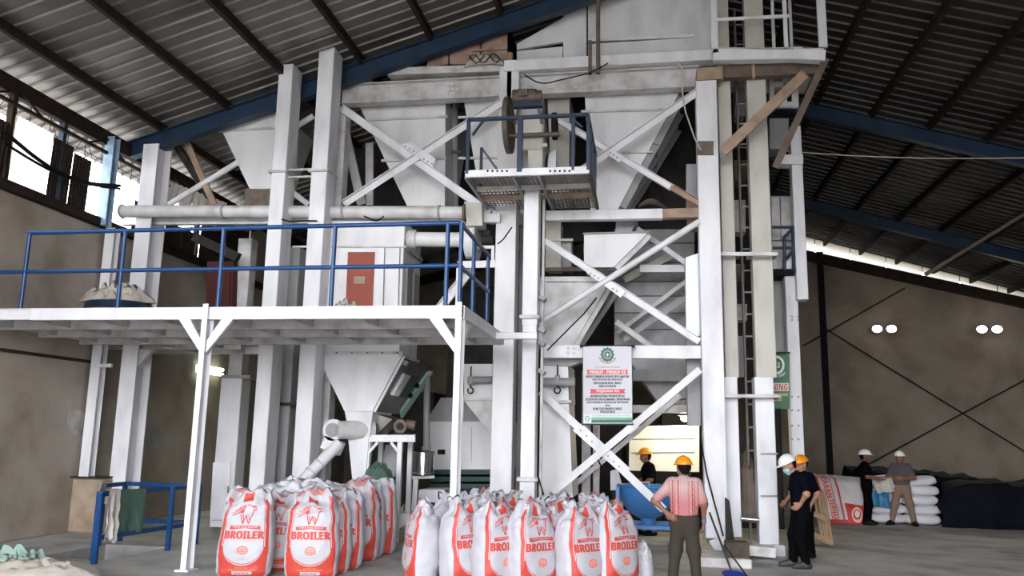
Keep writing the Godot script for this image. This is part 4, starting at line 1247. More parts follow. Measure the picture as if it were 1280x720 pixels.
	obj("side_casing", g, M.grey, t)
	# clad silo at the back right
	t = thing("clad_silo", "grey silo clad in horizontal panels behind the right braces", "silo")
	mat("grey2", rgb(168, 166, 166), 0.5, 0.0, T.grime, 0.5)
	var ys := [286, 304, 328, 352, 370, 391, 412, 434]
	for k in ys.size() - 1:
		var gg := Geo.new()
		gg.hexa(back_of(outline([768, ys[k] + 0.6, 868, ys[k] + 0.6, 868, ys[k + 1] - 0.6, 768, ys[k + 1] - 0.6], -17.6), 0.05, 0.05))
		obj("cladding_panel", gg, [M.grey, M.grey2, M.grey][k % 3], t)
	g = Geo.new(); g.hexa(back_of(outline([768, 287, 868, 287, 868, 433, 768, 433], -17.66), 2.4, 2.4))
	obj("shell", g, M.darkgrey, t)
	g = Geo.new(); g.hexa(back_of(outline([776, 434, 868, 434, 868, 505, 824, 505], -17.62), 2.4, 1.0))
	obj("cone", g, M.grey2, t)
	t = thing("upright_casing", "shiny pale upright casing left of the thick white column", "casing")
	g = Geo.new(); g.hexa(back_of(outline([857, 322, 874, 316, 875, 420, 858, 420], -15.6), 0.5, 0.5))
	obj("upper_part", g, mat("bright", rgb(226, 236, 238), 0.25), t)
	g = Geo.new(); g.hexa(back_of(outline([858, 420, 875, 424, 876, 532, 860, 532], -15.65), 0.4, 0.4))
	obj("lower_part", g, M.grey, t)
	t = thing("upright_casing", "narrow grey upright behind the brown girder end at the thick column", "casing")
	g = Geo.new(); g.hexa(back_of(outline([858, 205, 872, 205, 873, 262, 858, 262], -15.7), 0.3, 0.3))
	obj("upper_part", g, M.grey, t)
	g = Geo.new(); g.hexa(back_of(outline([859, 250, 873, 245, 873, 285, 859, 285], -15.6), 0.3, 0.3))
	obj("lower_part", g, M.primer, t)
	t = thing("shed_debris", "crumpled brown sheet lying on the mid girder", "sheet")
	g = Geo.new()
	var rr := []
	for j in 4:
		var row := []
		for i in 9: row.append(at(798 + i * 4.5, 259 - sin(i * 0.45) * (5 + j) - j * 1.0, -15.2 - j * 0.06))
		rr.append(row)
	g.grid(rr); g.grid(rr.map(func(r): return r.map(func(p): return p + Vector3(0, -0.02, 0))), false, true)
	obj("sheet", g, M.brown, t)
	# bright board behind the workers and a work table
	g = Geo.new(); g.hexa(back_of(outline([787, 533, 874, 531, 874, 590, 786, 588], -18.6), 0.06, 0.06))
	var bd := single("notice_board", g, M.board, "bright cream board with faint lines behind the worker at the blue tub", "board")
	for x in [800, 862]:
		var a := at(x, 588, -18.63); var gs := Geo.new(); gs.bar(Vector3(a.x, 0, a.z), Vector3(a.x, a.y + 0.3, a.z), 0.06, 0.05)
		obj("support", gs, M.darkgrey, bd)
	for y in [549, 566]:
		var gl := Geo.new(); gl.bar(at(789, y, -18.58), at(868, y - 1, -18.58), 0.02, 0.02)
		obj("ledger_line", gl, M.grey, bd)
	t = thing("work_lamp", "small glowing work lamp above the bright board left of the thick white column", "lamp")
	var lc := at(856, 523, -17.9)
	g = Geo.new(); g.ball(lc, Vector3(0.09, 0.07, 0.07), 14)
	obj("bulb", g, M.lens, t)
	g = Geo.new(); g.lathe([[0.03, 0.16], [0.05, 0.12], [0.14, 0.06], [0.13, 0.05], [0.03, 0.1]], 18, Transform3D(Basis.IDENTITY, lc))
	obj("shade", g, M.grey, t)
	g = Geo.new(); g.tube([lc + Vector3(0, 0.15, 0), lc + Vector3(0, 0.4, 0.3), at(850, 500, -17.15)], 0.012, 6)
	obj("cord", g, M.rubber, t)
	var om := OmniLight3D.new()
	om.name = "work_light"; om.light_energy = 1.6; om.omni_range = 60.0; om.omni_attenuation = 2.0; om.light_size = 0.06; om.shadow_enabled = true
	om.light_color = Color(1.0, 0.95, 0.82)
	add_child(om); om.position = lc + Vector3(0, 0, -0.01)
	t = thing("work_table", "dark work table with a sloped tray behind the blue tub", "table")
	g = Geo.new(); g.hexa(back_of(outline([765, 588, 850, 590, 856, 604, 772, 602], -18.3), 0.2, 0.1))
	obj("tray", g, M.black, t)
	for x in [780.0, 845.0]:
		var a := at(x, 604, -18.35); g = Geo.new(); g.bar(Vector3(a.x, 0, a.z), Vector3(a.x, a.y, a.z), 0.06, 0.06)
		obj("leg", g, M.darkgrey, t)
	g = Geo.new(); g.hexa(back_of(outline([763, 589, 771, 587, 778, 612, 763, 613], -17.0), 0.5, 0.5))
	t = thing("control_box", "small white box with a slanted edge left of the blue tub", "box")
	obj("housing", g, M.white, t)
	var ca := at(768, 613, -17.2); g = Geo.new(); g.bar(Vector3(ca.x, 0, ca.z), Vector3(ca.x, ca.y, ca.z), 0.1, 0.1)
	obj("pedestal", g, M.darkgrey, t)
	for q2 in [[727, 738, "white upright"], [741, 749, "pale upright"]]:
		var u := thing("rear_upright", ["wider pale steel upright behind the lower braces", "narrower pale steel upright behind the lower braces"][0 if q2[0] < 740 else 1], "upright")
		post_box(u, "shaft", q2[0], q2[1], 580, -17.2, 0.2, 0, 3.3, M.white2)
	# right of the elevator legs: housing panels, landing with rails
	t = thing("rear_housing", "white ribbed rear housing to the right of the elevator legs", "housing")
	for k in 3:
		var gg := Geo.new(); gg.hexa(back_of(outline([[964, 247, 974, 247, 976, 300, 965, 300], [976, 247, 993, 246, 994, 300, 977, 300], [965, 302, 995, 302, 996, 345, 966, 345]][k], -17.4), 0.08, 0.08))
		obj("panel", gg, M.white2, t)
	g = Geo.new(); g.hexa(back_of(outline([963, 245, 996, 245, 999, 440, 966, 440], -17.5), 1.5, 1.5))
	obj("shell", g, M.grey, t)
	t = thing("landing", "small dark grated landing with blue rails at the right end of the plant", "landing")
	g = Geo.new(); g.hexa(back_of(outline([964, 336, 993, 336, 993, 344, 964, 344], -16.9), 0.6, 0.6))
	obj("grating", g, M.black, t)
	for q2 in [[965, 284, 992, 284], [966, 310, 992, 310], [991, 284, 992, 338], [980, 297, 981, 338], [980, 297, 991, 285], [981, 325, 992, 312]]:
		g = Geo.new(); g.tube([at(q2[0], q2[1], -16.85), at(q2[2], q2[3], -16.85)], 0.03, 8)
		obj("rail", g, M.bluedark, t)
	# clutter in the dark between the legs
	t = thing("gear_case", "grey gear casings seen in the dark gap between the elevator legs", "machinery")
	for q2 in [[919, 110, 931, 145, 0], [918, 250, 932, 290, 2], [918, 200, 934, 226, 1], [920, 330, 931, 352, 1], [920, 380, 934, 400, 2], [921, 420, 932, 470, 0]]:
		g = Geo.new(); g.hexa(back_of(outline([q2[0], q2[1], q2[2], q2[1], q2[2], q2[3], q2[0], q2[3]], -16.6 - 0.1 * q2[4]), 0.4, 0.4))
		obj("casing", g, [M.grey, M.motor, M.white2][q2[4]], t)
	# dark wall of machinery closing the rear of the plant
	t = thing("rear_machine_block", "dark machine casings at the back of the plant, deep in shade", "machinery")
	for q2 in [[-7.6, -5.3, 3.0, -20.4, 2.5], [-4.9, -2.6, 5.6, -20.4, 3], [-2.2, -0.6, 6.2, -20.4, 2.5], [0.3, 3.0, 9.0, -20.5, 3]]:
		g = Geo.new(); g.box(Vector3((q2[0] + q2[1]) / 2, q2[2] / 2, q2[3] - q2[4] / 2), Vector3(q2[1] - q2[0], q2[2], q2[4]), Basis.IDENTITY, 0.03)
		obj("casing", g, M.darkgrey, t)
	t = thing("red_cabinet", "dark red cabinet deep on the mezzanine behind the railing", "cabinet")
	g = Geo.new(); g.hexa(back_of(outline([259, 327, 292, 326, 290, 392, 257, 392], -16.3), 0.4, 0.4))
	obj("body", g, M.rustred, t)
	g = Geo.new(); g.plate(outline([263, 332, 288, 331, 287, 388, 261, 388], -16.28), Vector3(0, 0, 0.02))
	obj("door", g, M.rustred, t)

# ---------------------------------------------------------------- left wall opening, pit corner, mezzanine clutter
func corrugated(z0: float, z1: float, y0: float, y1: float, x: float, lean := 0.0) -> Geo:
	var g := Geo.new()
	var n := int(absf(z1 - z0) / 0.02) + 2
	var rows := []
	for j in 2:
		var row := []
		for i in n:
			var u := float(i) / (n - 1)
			row.append(Vector3(x + sin(u * absf(z1 - z0) / 0.09 * TAU) * 0.014 + lean * j, lerpf(y0, y1, j), lerpf(z0, z1, u)))
		rows.append(row)
	g.grid(rows)
	return g

func rag(top: Vector3, across: Vector3, drop: float, sd: int, swing := 0.08) -> Geo:      # a cloth hung over a rail
	var f := FastNoiseLite.new(); f.seed = sd; f.frequency = 1.3
	var rows := []
	var out := across.cross(Vector3.UP).normalized()
	for j in 19:
		var v := j / 18.0
		var row := []
		for i in 17:
			var u := i / 16.0
			var s := (v - 0.25) / 0.75
			var p := top + across * u
			var hang := drop * (1.0 + 0.14 * f.get_noise_2d(u * 3.0, 4.0))
			if s < 0: p += Vector3(0, s * hang * 0.9, 0) - out * 0.05
			else: p += Vector3(0, -s * hang, 0) + out * 0.05
			if absf(s) < 0.06: p += Vector3(0, 0.02, 0)
			p += out * (sin(u * 11.0 + sd) * swing * 0.35 * absf(s) + f.get_noise_2d(u * 4, v * 3) * swing * 0.6 * absf(s))
			p += across.normalized() * f.get_noise_2d(v * 3, u + 9) * 0.05 * absf(s)
			row.append(p)
		rows.append(row)
	var g := Geo.new()
	g.grid(rows)
	g.grid(rows.map(func(r): return r.map(func(p): return p - Vector3(0.004, 0.004, 0.004))), false, true)
	return g

func heap(c: Vector3, sx: float, sz: float, h: float, sd: int, rough := 0.35) -> Geo:      # a crumpled cloth heap
	var f := FastNoiseLite.new(); f.seed = sd; f.frequency = 2.2; f.fractal_octaves = 4
	var rows := []
	for j in 13:
		var r := 1.0 - j / 12.0
		var row := []
		for i in 36:
			var an := TAU * i / 36
			var d := Vector2(cos(an), sin(an)) * r
			var k := f.get_noise_2d(d.x * 1.5 + sd, d.y * 1.5)
			var e := 1.0 + 0.25 * f.get_noise_2d(cos(an) * 0.8, sin(an) * 0.8 + sd)
			var y := h * sqrt(maxf(0.0, 1.0 - r * r)) * (1.0 + rough * 2.0 * k)
			row.append(c + Vector3(d.x * sx * e, maxf(y, 0.0) + 0.004, -d.y * sz * e))
		rows.append(row)
	var g := Geo.new()
	g.grid(rows, true)
	return g

func left_side() -> void:
	# sheets in the opening above the left wall
	var x := -10.78
	var list := [[-11.0, -11.92, 6.05, 7.05, "rusty", "dark rusty corrugated sheet at the left picture edge of the wall opening"],
		[-12.0, -12.95, 6.05, 7.25, "fibreyellow", "sunlit yellowish corrugated sheet in the left wall opening"],
		[-12.95, -13.5, 6.05, 7.2, "rusty", "dark corrugated sheet right next to the sunlit yellowish one"],
		[-13.52, -14.05, 6.05, 7.1, "rusty", "dark corrugated sheet left of the bright gap in the wall opening"],
		[-15.5, -15.95, 6.05, 6.75, "rusty", "short dark sheet added for shade right behind the blue wall column"],  # this sheet and the next two are added to darken the opening
		[-16.7, -18.0, 6.05, 6.6, "rusty", "low dark sheet added for shade further back in the left wall opening"],
		[-18.2, -20.6, 6.05, 7.3, "rusty", "wide dark sheet added for shade deep in the left wall opening"]]
	for q in list:
		single("corrugated_sheet", corrugated(q[0], q[1], q[2], q[3], x, 0.03), M[q[4]], q[5], "sheet", "")
	var t := thing("broken_sheet", "torn pale corrugated sheet leaning out over the left wall behind the flange column", "sheet")
	var g := Geo.new()
	var rows := []
	for j in 2:
		var row := []
		for i in 60:
			var u := i / 59.0
			row.append(Vector3(-10.7 + u * 0.9 - j * 0.1, 7.5 - u * 0.25 - j * (0.5 + 0.14 * sin(u * 23.0) + 0.1 * sin(u * 51.0)) + sin(u * 70) * 0.012, -16.6 - u * 1.0))
		rows.append(row)
	g.grid(rows)
	obj("sheet", g, M.whitecloth, t)
	# mesh, posts of the opening
	t = thing("wire_mesh", "black wire mesh stretched over the left wall opening", "wire mesh")
	g = Geo.new()
	for k in 7:
		var y := 6.25 + k * 0.21
		g.bar(Vector3(-10.9, y, -9.0), Vector3(-10.9, y, -21.0), 0.012, 0.012, 0.002, Vector3.UP)
	for k in 24:
		var z := -9.0 - k * 0.5
		g.bar(Vector3(-10.9, 6.05, z), Vector3(-10.9, 7.65, z), 0.012, 0.012, 0.002)
		if k % 2 == 0:
			g.bar(Vector3(-10.91, 6.05, z), Vector3(-10.91, 7.65, z - 1.0), 0.01, 0.01, 0.002)
			g.bar(Vector3(-10.92, 7.65, z), Vector3(-10.92, 6.05, z - 1.0), 0.01, 0.01, 0.002)
	obj("wires", g, M.black, t).set_meta("kind", "stuff")
	for q in [[-11.98, M.purlin], [-13.25, M.bluesteel], [-16.2, M.purlin], [-18.1, M.purlin], [-20.6, M.purlin]]:
		g = Geo.new(); g.bar(Vector3(-10.82, 6.0, q[0]), Vector3(-10.82, 7.7, q[0]), 0.12, 0.1)
		obj("post", g, q[1], t)
	for k in 2:
		g = Geo.new()
		var a := side(6, 165 + k * 14, -10.6); var b := side(150, 232 + k * 4, -10.5)
		var pa := []
		for i in 13:
			var u := i / 12.0
			pa.append(a.lerp(b, u) - Vector3(0, sin(u * PI) * (0.28 - 0.1 * k), 0))
		g.tube(pa, 0.035 - 0.01 * k, 8)
		single("cable", g, M.rubber, ["thick black cable sagging across the left wall opening", "thinner black cable sagging below the thick one in the left wall opening"][k], "cable")
	g = Geo.new()
	g.tube([side(0, 437, -10.78), side(118, 453, -10.78)], 0.03, 8)
	single("conduit", g, M.darkgrey, "dark cable conduit running along the left wall below the mezzanine", "conduit")
	# dark bracing and clutter above the wall behind the flange column
	for q in [[243, 296, 298, 322, -15.9, 12, "dark sloping conveyor beam below the long girder behind the railing"], [222, 184, 262, 246, -15.75, 9, "dark thin post leaning behind the brown brace at the left wall"]]:
		g = Geo.new(); g.bar(at(q[0], q[1], q[4]), at(q[2], q[3], q[4]), q[5] / 62.0, 0.14)
		single("dark_beam", g, M.darkgrey, q[6], "beam")
	t = thing("window_truss", "dark steel truss chord along the head of the left wall opening", "truss")
	g = Geo.new(); g.bar(Vector3(-10.72, 7.4, -8.0), Vector3(-10.72, 7.4, -20.8), 0.07, 0.06, 0.006, Vector3.UP)
	obj("chord", g, M.purlin, t)
	for k in 10:
		var z := -9.0 - k * 1.2
		g = Geo.new(); g.bar(Vector3(-10.72, 7.4, z), Vector3(-10.72, 7.68, z - 0.6 * (1 - 2 * (k % 2))), 0.04, 0.04, 0.004)
		obj("web_bar", g, M.purlin, t)
	# fluorescent lamp on the wall
	t = thing("fluorescent_lamp", "glowing fluorescent lamp on the left wall below the mezzanine", "lamp")
	var lp := side(262, 463, -10.72)
	g = Geo.new(); g.box(Vector3(-10.77, lp.y, lp.z), Vector3(0.08, 0.16, 1.3))
	obj("housing", g, M.white2, t)
	for dy in [-0.06, 0.06]:
		g = Geo.new(); g.tube([Vector3(-10.7, lp.y + dy, lp.z - 0.6), Vector3(-10.7, lp.y + dy, lp.z + 0.6)], 0.04, 10)
		obj("tube", g, M.tubelight, t)
	var al := AreaLight3D.new()
	al.name = "fluorescent_light"
	al.area_size = Vector2(0.2, 1.2); al.light_energy = 4.0; al.light_color = Color(0.95, 1.0, 0.84); al.shadow_enabled = true
	al.set("area_range", 60.0)
	add_child(al)
	al.position = Vector3(-10.62, lp.y, lp.z)
	al.rotation = Vector3(-0.35, -PI / 2, 0)
	g = Geo.new(); var np := side(191, 547, -10.79)
	g.box(Vector3(-10.79, np.y, np.z), Vector3(0.01, 0.52, 0.75))
	single("paper_notice", g, M.grey, "faded blank paper notice on the dark left wall", "notice")
	# pit railing with cloths
	t = thing("pit_railing", "blue steel railing around the floor pit at the lower left", "railing")
	var h := 1.0
	var cs := [Vector3(-7.92, 0, -11.35), Vector3(-7.72, 0, -12.9), Vector3(-7.72, 0, -13.75), Vector3(-9.15, 0, -13.75), Vector3(-9.1, 0, -13.1)]
	for p in cs + [Vector3(-8.12, 0, -11.6)]:
		g = Geo.new(); g.bar(p, p + Vector3(0, h, 0), 0.07, 0.07, 0.008)
		obj("post", g, M.bluerail, t)
	for q in [[0, 2, 1.0], [2, 3, 1.0], [0, 2, 0.38], [2, 3, 0.38], [3, 4, 1.0]]:
		g = Geo.new(); var u := Vector3(0, q[2] * h - 0.02, 0)
		g.bar(cs[q[0]] + u, cs[q[1]] + u, 0.07, 0.07, 0.008, Vector3.UP)
		obj("rail", g, M.bluerail, t)
	g = Geo.new(); g.bar(Vector3(-7.92, h - 0.02, -11.35), Vector3(-9.1, h - 0.02, -13.1), 0.07, 0.07, 0.008, Vector3.UP)
	obj("rail", g, M.bluerail, t)
	single("green_cloth", rag(Vector3(-7.9, h + 0.03, -11.55), Vector3(0.06, -0.02, -0.72), 0.62, 4, 0.05), M.greencloth, "faded green cloth hanging over the blue pit railing", "cloth")
	single("white_rag", rag(Vector3(-7.86, h + 0.05, -11.38), Vector3(0.0, 0.0, -0.26), 0.74, 9, 0.1), M.whitecloth, "dirty white rag hanging at the front corner of the blue pit railing", "rag")
	single("cloth_heap", heap(ground(18, 712), 0.55, 0.4, 0.2, 3, 0.6), M.mintcloth, "pale mint green crumpled cloth on the floor at the lower left", "cloth")
	single("cloth_heap", heap(ground(48, 726), 0.9, 0.42, 0.24, 8, 0.2), M.sackcloth, "beige sacking heap on the floor in front of the mint cloth", "sacking")
	# things on the mezzanine
	var yt := 3.71
	var p2 := at(150, 382, -12.9)
	t = thing("bulk_bag", "crumpled white bulk bag with a blue band on the mezzanine by the left wall", "bag")
	obj("bag", heap(Vector3(p2.x, yt, p2.z), 0.6, 0.5, 0.5, 12, 0.25), M.whitecloth, t)
	g = Geo.new(); g.lathe([[0.48, 0.36], [0.54, 0.33], [0.565, 0.24], [0.54, 0.22]], 30, Transform3D(Basis.IDENTITY, Vector3(p2.x, yt, p2.z)))
	obj("band", g, M.bluedark, t)
	obj("top_fold", heap(Vector3(p2.x - 0.05, yt + 0.36, p2.z), 0.62, 0.4, 0.24, 19, 0.7), M.sackcloth, t)
	p2 = at(432, 383, -12.4)
	single("cloth_bundle", heap(Vector3(p2.x, yt, p2.z), 0.26, 0.2, 0.26, 5, 0.3), M.sackcloth, "small pale cloth bundle on the mezzanine before the orange door", "bundle")
	p2 = at(502, 382, -12.6)
	g = Geo.new(); g.box(Vector3(p2.x, yt + 0.06, p2.z), Vector3(0.5, 0.12, 0.35), Basis.IDENTITY, 0.01)
	single("flat_box", g, M.cardboard, "flat brown box on the mezzanine beside the filter cabinet", "box")
	# sack on the upper beam and loose cables
	p2 = at(606, 84, -15.3)
	t = thing("rolled_sack", "dirty white rolled sack tied with cord on the beam under the rafter", "sack")
	obj("cloth", heap(p2, 0.42, 0.13, 0.22, 31, 0.4), M.sackcloth, t)
	g = Geo.new()
	for k in 2:
		var pa := []
		for i in 10: pa.append(p2 + Vector3(-0.3 + i * 0.07, 0.12 + 0.1 * sin(i * 1.1 + k * 2.2), 0.15))
		g.tube(pa, 0.012, 6)
	obj("cord", g, M.darkgrey, t).set_meta("kind", "stuff")
	var cables := [[[[655, 93], [670, 102], [683, 104], [700, 100], [735, 92], [760, 79]], -15.1, "thin dark cable drooping along the riveted girder"],
		[[[846, 76], [853, 88], [853, 112], [857, 140], [868, 172], [876, 188]], -15.0, "thin pale cable dropping from the deck beam to the thick column"],
		[[[746, 372], [730, 392], [712, 410], [694, 428], [684, 438]], -15.0, "thin dark cable running diagonally over the large grey hopper"],
		[[[480, 270], [470, 276], [455, 270]], -14.8, "short black cable loop under the horizontal duct"],
		[[[574, 440], [577, 470], [579, 500], [577, 530], [572, 536]], -13.0, "thin white cord hanging by the right mezzanine post"],
		[[[640, 284], [630, 298], [622, 305]], -14.9, "short dark cable beside the central frame column"],
		[[[745, 565], [750, 580], [760, 589], [764, 586]], -15.6, "black hose loop under the lower braces"],
		[[[352, 274], [364, 277], [380, 276], [396, 276]], -14.5, "thin cable between the box columns under the duct"],
		[[[672, 594], [677, 610], [682, 630]], -13.9, "dark strap by the foot of the central trunk"]]
	for q in cables:
		var pa := []
		for c in q[0]: pa.append(at(c[0], c[1], q[1]))
		var cv := Curve3D.new()
		for i in pa.size():
			var tan: Vector3 = (pa[mini(i + 1, pa.size() - 1)] - pa[maxi(i - 1, 0)]) / 6.0
			cv.add_point(pa[i], -tan, tan)
		g = Geo.new()
		g.tube(Array(cv.tessellate(3, 4)), 0.014, 6)
		single("cable", g, M.whitecloth if "white" in q[2] or "pale" in q[2] else M.rubber, q[2], "cable")
	# crumpled cover on the sacks by the box column
	single("plastic_cover", heap(Vector3(-5.25, 1.02, -12.3), 0.75, 0.5, 0.16, 41, 0.6), M.sackwhite, "crumpled white plastic cover lying over the rear left sacks", "cover")
	g = Geo.new()
	g.hexa(back_of(outline([489, 646, 512, 640, 511, 655, 490, 664], -14.6), 0.3, 0.3))
	single("white_crate", g, M.white2, "low white slanted box on the floor between the two sack groups", "box")
	single("empty_sack", heap(ground(506, 668) + Vector3(0, 0.3, -0.4), 0.42, 0.2, 0.16, 27, 0.6), M.sackcloth, "empty crumpled sack lying on the low white box", "sack")
	single("green_sheet", heap(Vector3(-4.75, 0.9, -14.5), 0.3, 0.3, 0.5, 61, 0.15), M.greencloth, "dull green tarpaulin bulging behind the far end of the left sack row", "tarpaulin")

# ---------------------------------------------------------------- printing into images
func ink_tri(img: Image, a: Vector2, b: Vector2, c: Vector2, col: Color) -> void:
	var x0 := maxi(0, int(floor(minf(a.x, minf(b.x, c.x))))); var x1 := mini(img.get_width() - 1, int(ceil(maxf(a.x, maxf(b.x, c.x)))))
	var y0 := maxi(0, int(floor(minf(a.y, minf(b.y, c.y))))); var y1 := mini(img.get_height() - 1, int(ceil(maxf(a.y, maxf(b.y, c.y)))))
	var ar := (b - a).cross(c - a)
	if absf(ar) < 1e-6: return
	for y in range(y0, y1 + 1):
		for x in range(x0, x1 + 1):
			var p := Vector2(x + 0.5, y + 0.5)
			var w0 := (b - p).cross(c - p) / ar; var w1 := (c - p).cross(a - p) / ar
			if w0 >= -0.001 and w1 >= -0.001 and w0 + w1 <= 1.002: img.set_pixel(x, y, col)

func ink_poly(img: Image, pts: Array, col: Color) -> void:
	var p := PackedVector2Array(pts)
	var tri := Geometry2D.triangulate_polygon(p)
	for k in range(0, tri.size(), 3): ink_tri(img, p[tri[k]], p[tri[k + 1]], p[tri[k + 2]], col)

func ink_line(img: Image, pts: Array, w: float, col: Color) -> void:
	for i in pts.size() - 1:
		var a: Vector2 = pts[i]; var b: Vector2 = pts[i + 1]
		var n := (b - a).orthogonal().normalized() * w / 2
		ink_tri(img, a + n, b + n, b - n, col); ink_tri(img, a + n, b - n, a - n, col)
		ink_disc(img, b, w / 2, col)

func ink_disc(img: Image, c: Vector2, r: float, col: Color, inner := 0.0) -> void:
	for y in range(maxi(0, int(c.y - r)), mini(img.get_height(), int(c.y + r) + 2)):
		for x in range(maxi(0, int(c.x - r)), mini(img.get_width(), int(c.x + r) + 2)):
			var d := Vector2(x + 0.5, y + 0.5).distance_to(c)
			if d <= r and d >= inner: img.set_pixel(x, y, col)

func ink_text(img: Image, txt: String, at_px: Vector2, h: float, col: Color, w := 0.0, bold := true, arc := 0.0, spin := 0.0) -> void:
	var tm := TextMesh.new()
	var f := SystemFont.new()
	f.font_names = PackedStringArray(["Droid Sans"]); f.font_weight = 700 if bold else 400
	tm.font = f; tm.font_size = 64; tm.pixel_size = 1.0; tm.depth = 0.0; tm.curve_step = 3.0; tm.text = txt
	if tm.get_surface_count() == 0: return
	var a := tm.surface_get_arrays(0)
	var vs: PackedVector3Array = a[Mesh.ARRAY_VERTEX]
	var box := tm.get_aabb()
	var c := box.get_center()
	var sy := h / box.size.y
	var sx := w / box.size.x if w > 0 else sy
	var px := PackedVector2Array()
	for v in vs:
		var q := Vector2((v.x - c.x) * sx, -(v.y - c.y) * sy)
		if arc != 0.0:
			var an := q.x / arc
			q = Vector2(sin(an) * (arc - q.y), arc - cos(an) * (arc - q.y))
		px.append(at_px + q.rotated(spin))
	var ix: PackedInt32Array = a[Mesh.ARRAY_INDEX] if a[Mesh.ARRAY_INDEX] != null else PackedInt32Array(range(vs.size()))
	for k in range(0, ix.size() - 2, 3): ink_tri(img, px[ix[k]], px[ix[k + 1]], px[ix[k + 2]], col)

func printed(called: String, img: Image, rough := 0.6) -> StandardMaterial3D:
	var m := StandardMaterial3D.new()
	m.resource_name = called
	m.albedo_texture = ImageTexture.create_from_image(img)
	m.roughness = rough
	M[called] = m
	return m

func sack_print() -> void:
	var W := 512.0; var H := 1024.0
	var img := Image.create(1024, 1024, false, Image.FORMAT_RGB8)
	var white := rgb(178, 176, 182); var red := rgb(188, 62, 48)
	img.fill(white)
	for y in 1024:
		var Y := 1.0 - (y + 0.5) / H
		if Y > 0.93: continue
		for x in 512:
			var X := (x + 0.5) / W
			var e := minf(X, 1.0 - X)
			if e < 0.06: continue
			var flare := 0.05 * clampf((0.34 - Y) / 0.25, 0.0, 1.0)
			var k := (X - 0.5) / 0.36
			var low := 0.15 + 0.2 * (1.0 - sqrt(maxf(0.0, 1.0 - k * k))) if absf(k) < 1.0 else 9.0
			if e < 0.115 + flare or (Y < 0.36 and Y < low): img.set_pixel(x, y, red)
			elif e > 0.13 + flare and e < 0.142 + flare and Y > 0.3: img.set_pixel(x, y, red)
			elif Y < 0.4 and Y < low + 0.022 and Y > low + 0.012 and absf(k) < 0.97: img.set_pixel(x, y, red)
	var p := func(X: float, Y: float) -> Vector2: return Vector2(X * W, (1.0 - Y) * H)
	ink_poly(img, [p.call(0.39, 0.95), p.call(0.61, 0.95), p.call(0.61, 0.855), p.call(0.39, 0.855)], red)
	for k in 4: ink_line(img, [p.call(0.44 + k * 0.04, 0.94), p.call(0.44 + k * 0.04, 0.87)], 4, rgb(190, 60, 48))
	ink_text(img, "PAKAN TERNAK", p.call(0.5, 0.815), 20, red, 190, true, 230.0)
	# emblem: a W with tail feathers and a comb
	ink_line(img, [p.call(0.395, 0.725), p.call(0.445, 0.622), p.call(0.50, 0.715), p.call(0.56, 0.622), p.call(0.64, 0.77)], 11, red)
	ink_line(img, [p.call(0.435, 0.725), p.call(0.475, 0.635)], 8, red)
	ink_line(img, [p.call(0.545, 0.715), p.call(0.585, 0.645)], 8, red)
	for k in 6:
		var an := deg_to_rad(205.0 - 25.0 * k)
		var root: Vector2 = p.call(0.43, 0.742)
		var mid := root + Vector2(cos(an), -sin(an)) * 52.0 + Vector2(0, -22)
		var tip := root + Vector2(cos(an) * 1.2, -sin(an) * 0.8) * (88.0 - 4 * k)
		ink_line(img, [root, mid, tip], 10 if k % 2 == 0 else 8, red)
	ink_line(img, [p.call(0.64, 0.77), p.call(0.70, 0.782)], 16, red)
	ink_disc(img, p.call(0.625, 0.80), 11, red); ink_disc(img, p.call(0.66, 0.81), 10, red); ink_disc(img, p.call(0.695, 0.805), 9, red)
	# ribbon and name
	ink_poly(img, [p.call(0.2, 0.592), p.call(0.26, 0.6), p.call(0.5, 0.606), p.call(0.74, 0.6), p.call(0.8, 0.592), p.call(0.785, 0.572), p.call(0.8, 0.553), p.call(0.5, 0.572), p.call(0.2, 0.553), p.call(0.215, 0.572)], red)
	ink_text(img, "PAKAN AYAM BROILER", p.call(0.5, 0.586), 16, white, 236)
	for o in [[0, 0], [-5, 0], [5, 0], [0, -3], [0, 3], [-3, -3], [3, 3]]: ink_text(img, "BROILER", p.call(0.5, 0.497) + Vector2(o[0], o[1]), 88, red, 366)
	ink_text(img, "PAKAN KOMPLIT BUTIRAN UNTUK AYAM BROILER", p.call(0.5, 0.437), 10, rgb(232, 130, 96), 340, false)
	ink_text(img, "MASA PEMELIHARAAN", p.call(0.5, 0.418), 9, rgb(232, 150, 120), 130, false)
	# round badge
	var bc: Vector2 = p.call(0.5, 0.325)
	ink_disc(img, bc, 50, rgb(226, 104, 74), 36); ink_disc(img, bc, 30, rgb(226, 104, 74), 24)
	ink_disc(img, bc, 20, rgb(228, 120, 84)); ink_text(img, "50", bc, 16, white)
	ink_poly(img, [bc + Vector2(-50, 14), bc + Vector2(50, 14), bc + Vector2(44, 40), bc + Vector2(-44, 40)], rgb(226, 104, 74))
	ink_text(img, "KOMPLIT", bc + Vector2(0, 27), 13, white)
	ink_text(img, "DIPRODUKSI OLEH", p.call(0.5, 0.125), 10, rgb(244, 190, 120), 120, false)
	ink_text(img, "PABRIK PAKAN TERNAK INDONESIA", p.call(0.5, 0.104), 11, rgb(244, 190, 120), 250, false)
	ink_line(img, [p.call(0.33, 0.066), p.call(0.67, 0.066)], 42, white)
	ink_text(img, "Netto 50 KG", p.call(0.5, 0.066), 24, rgb(150, 60, 60), 140)
	printed("sackprint", img, 0.55)
	M.sackprint.normal_enabled = true; M.sackprint.normal_texture = T.soft; M.sackprint.normal_scale = 0.6
	M.sackprint.rim_enabled = true; M.sackprint.rim = 0.15

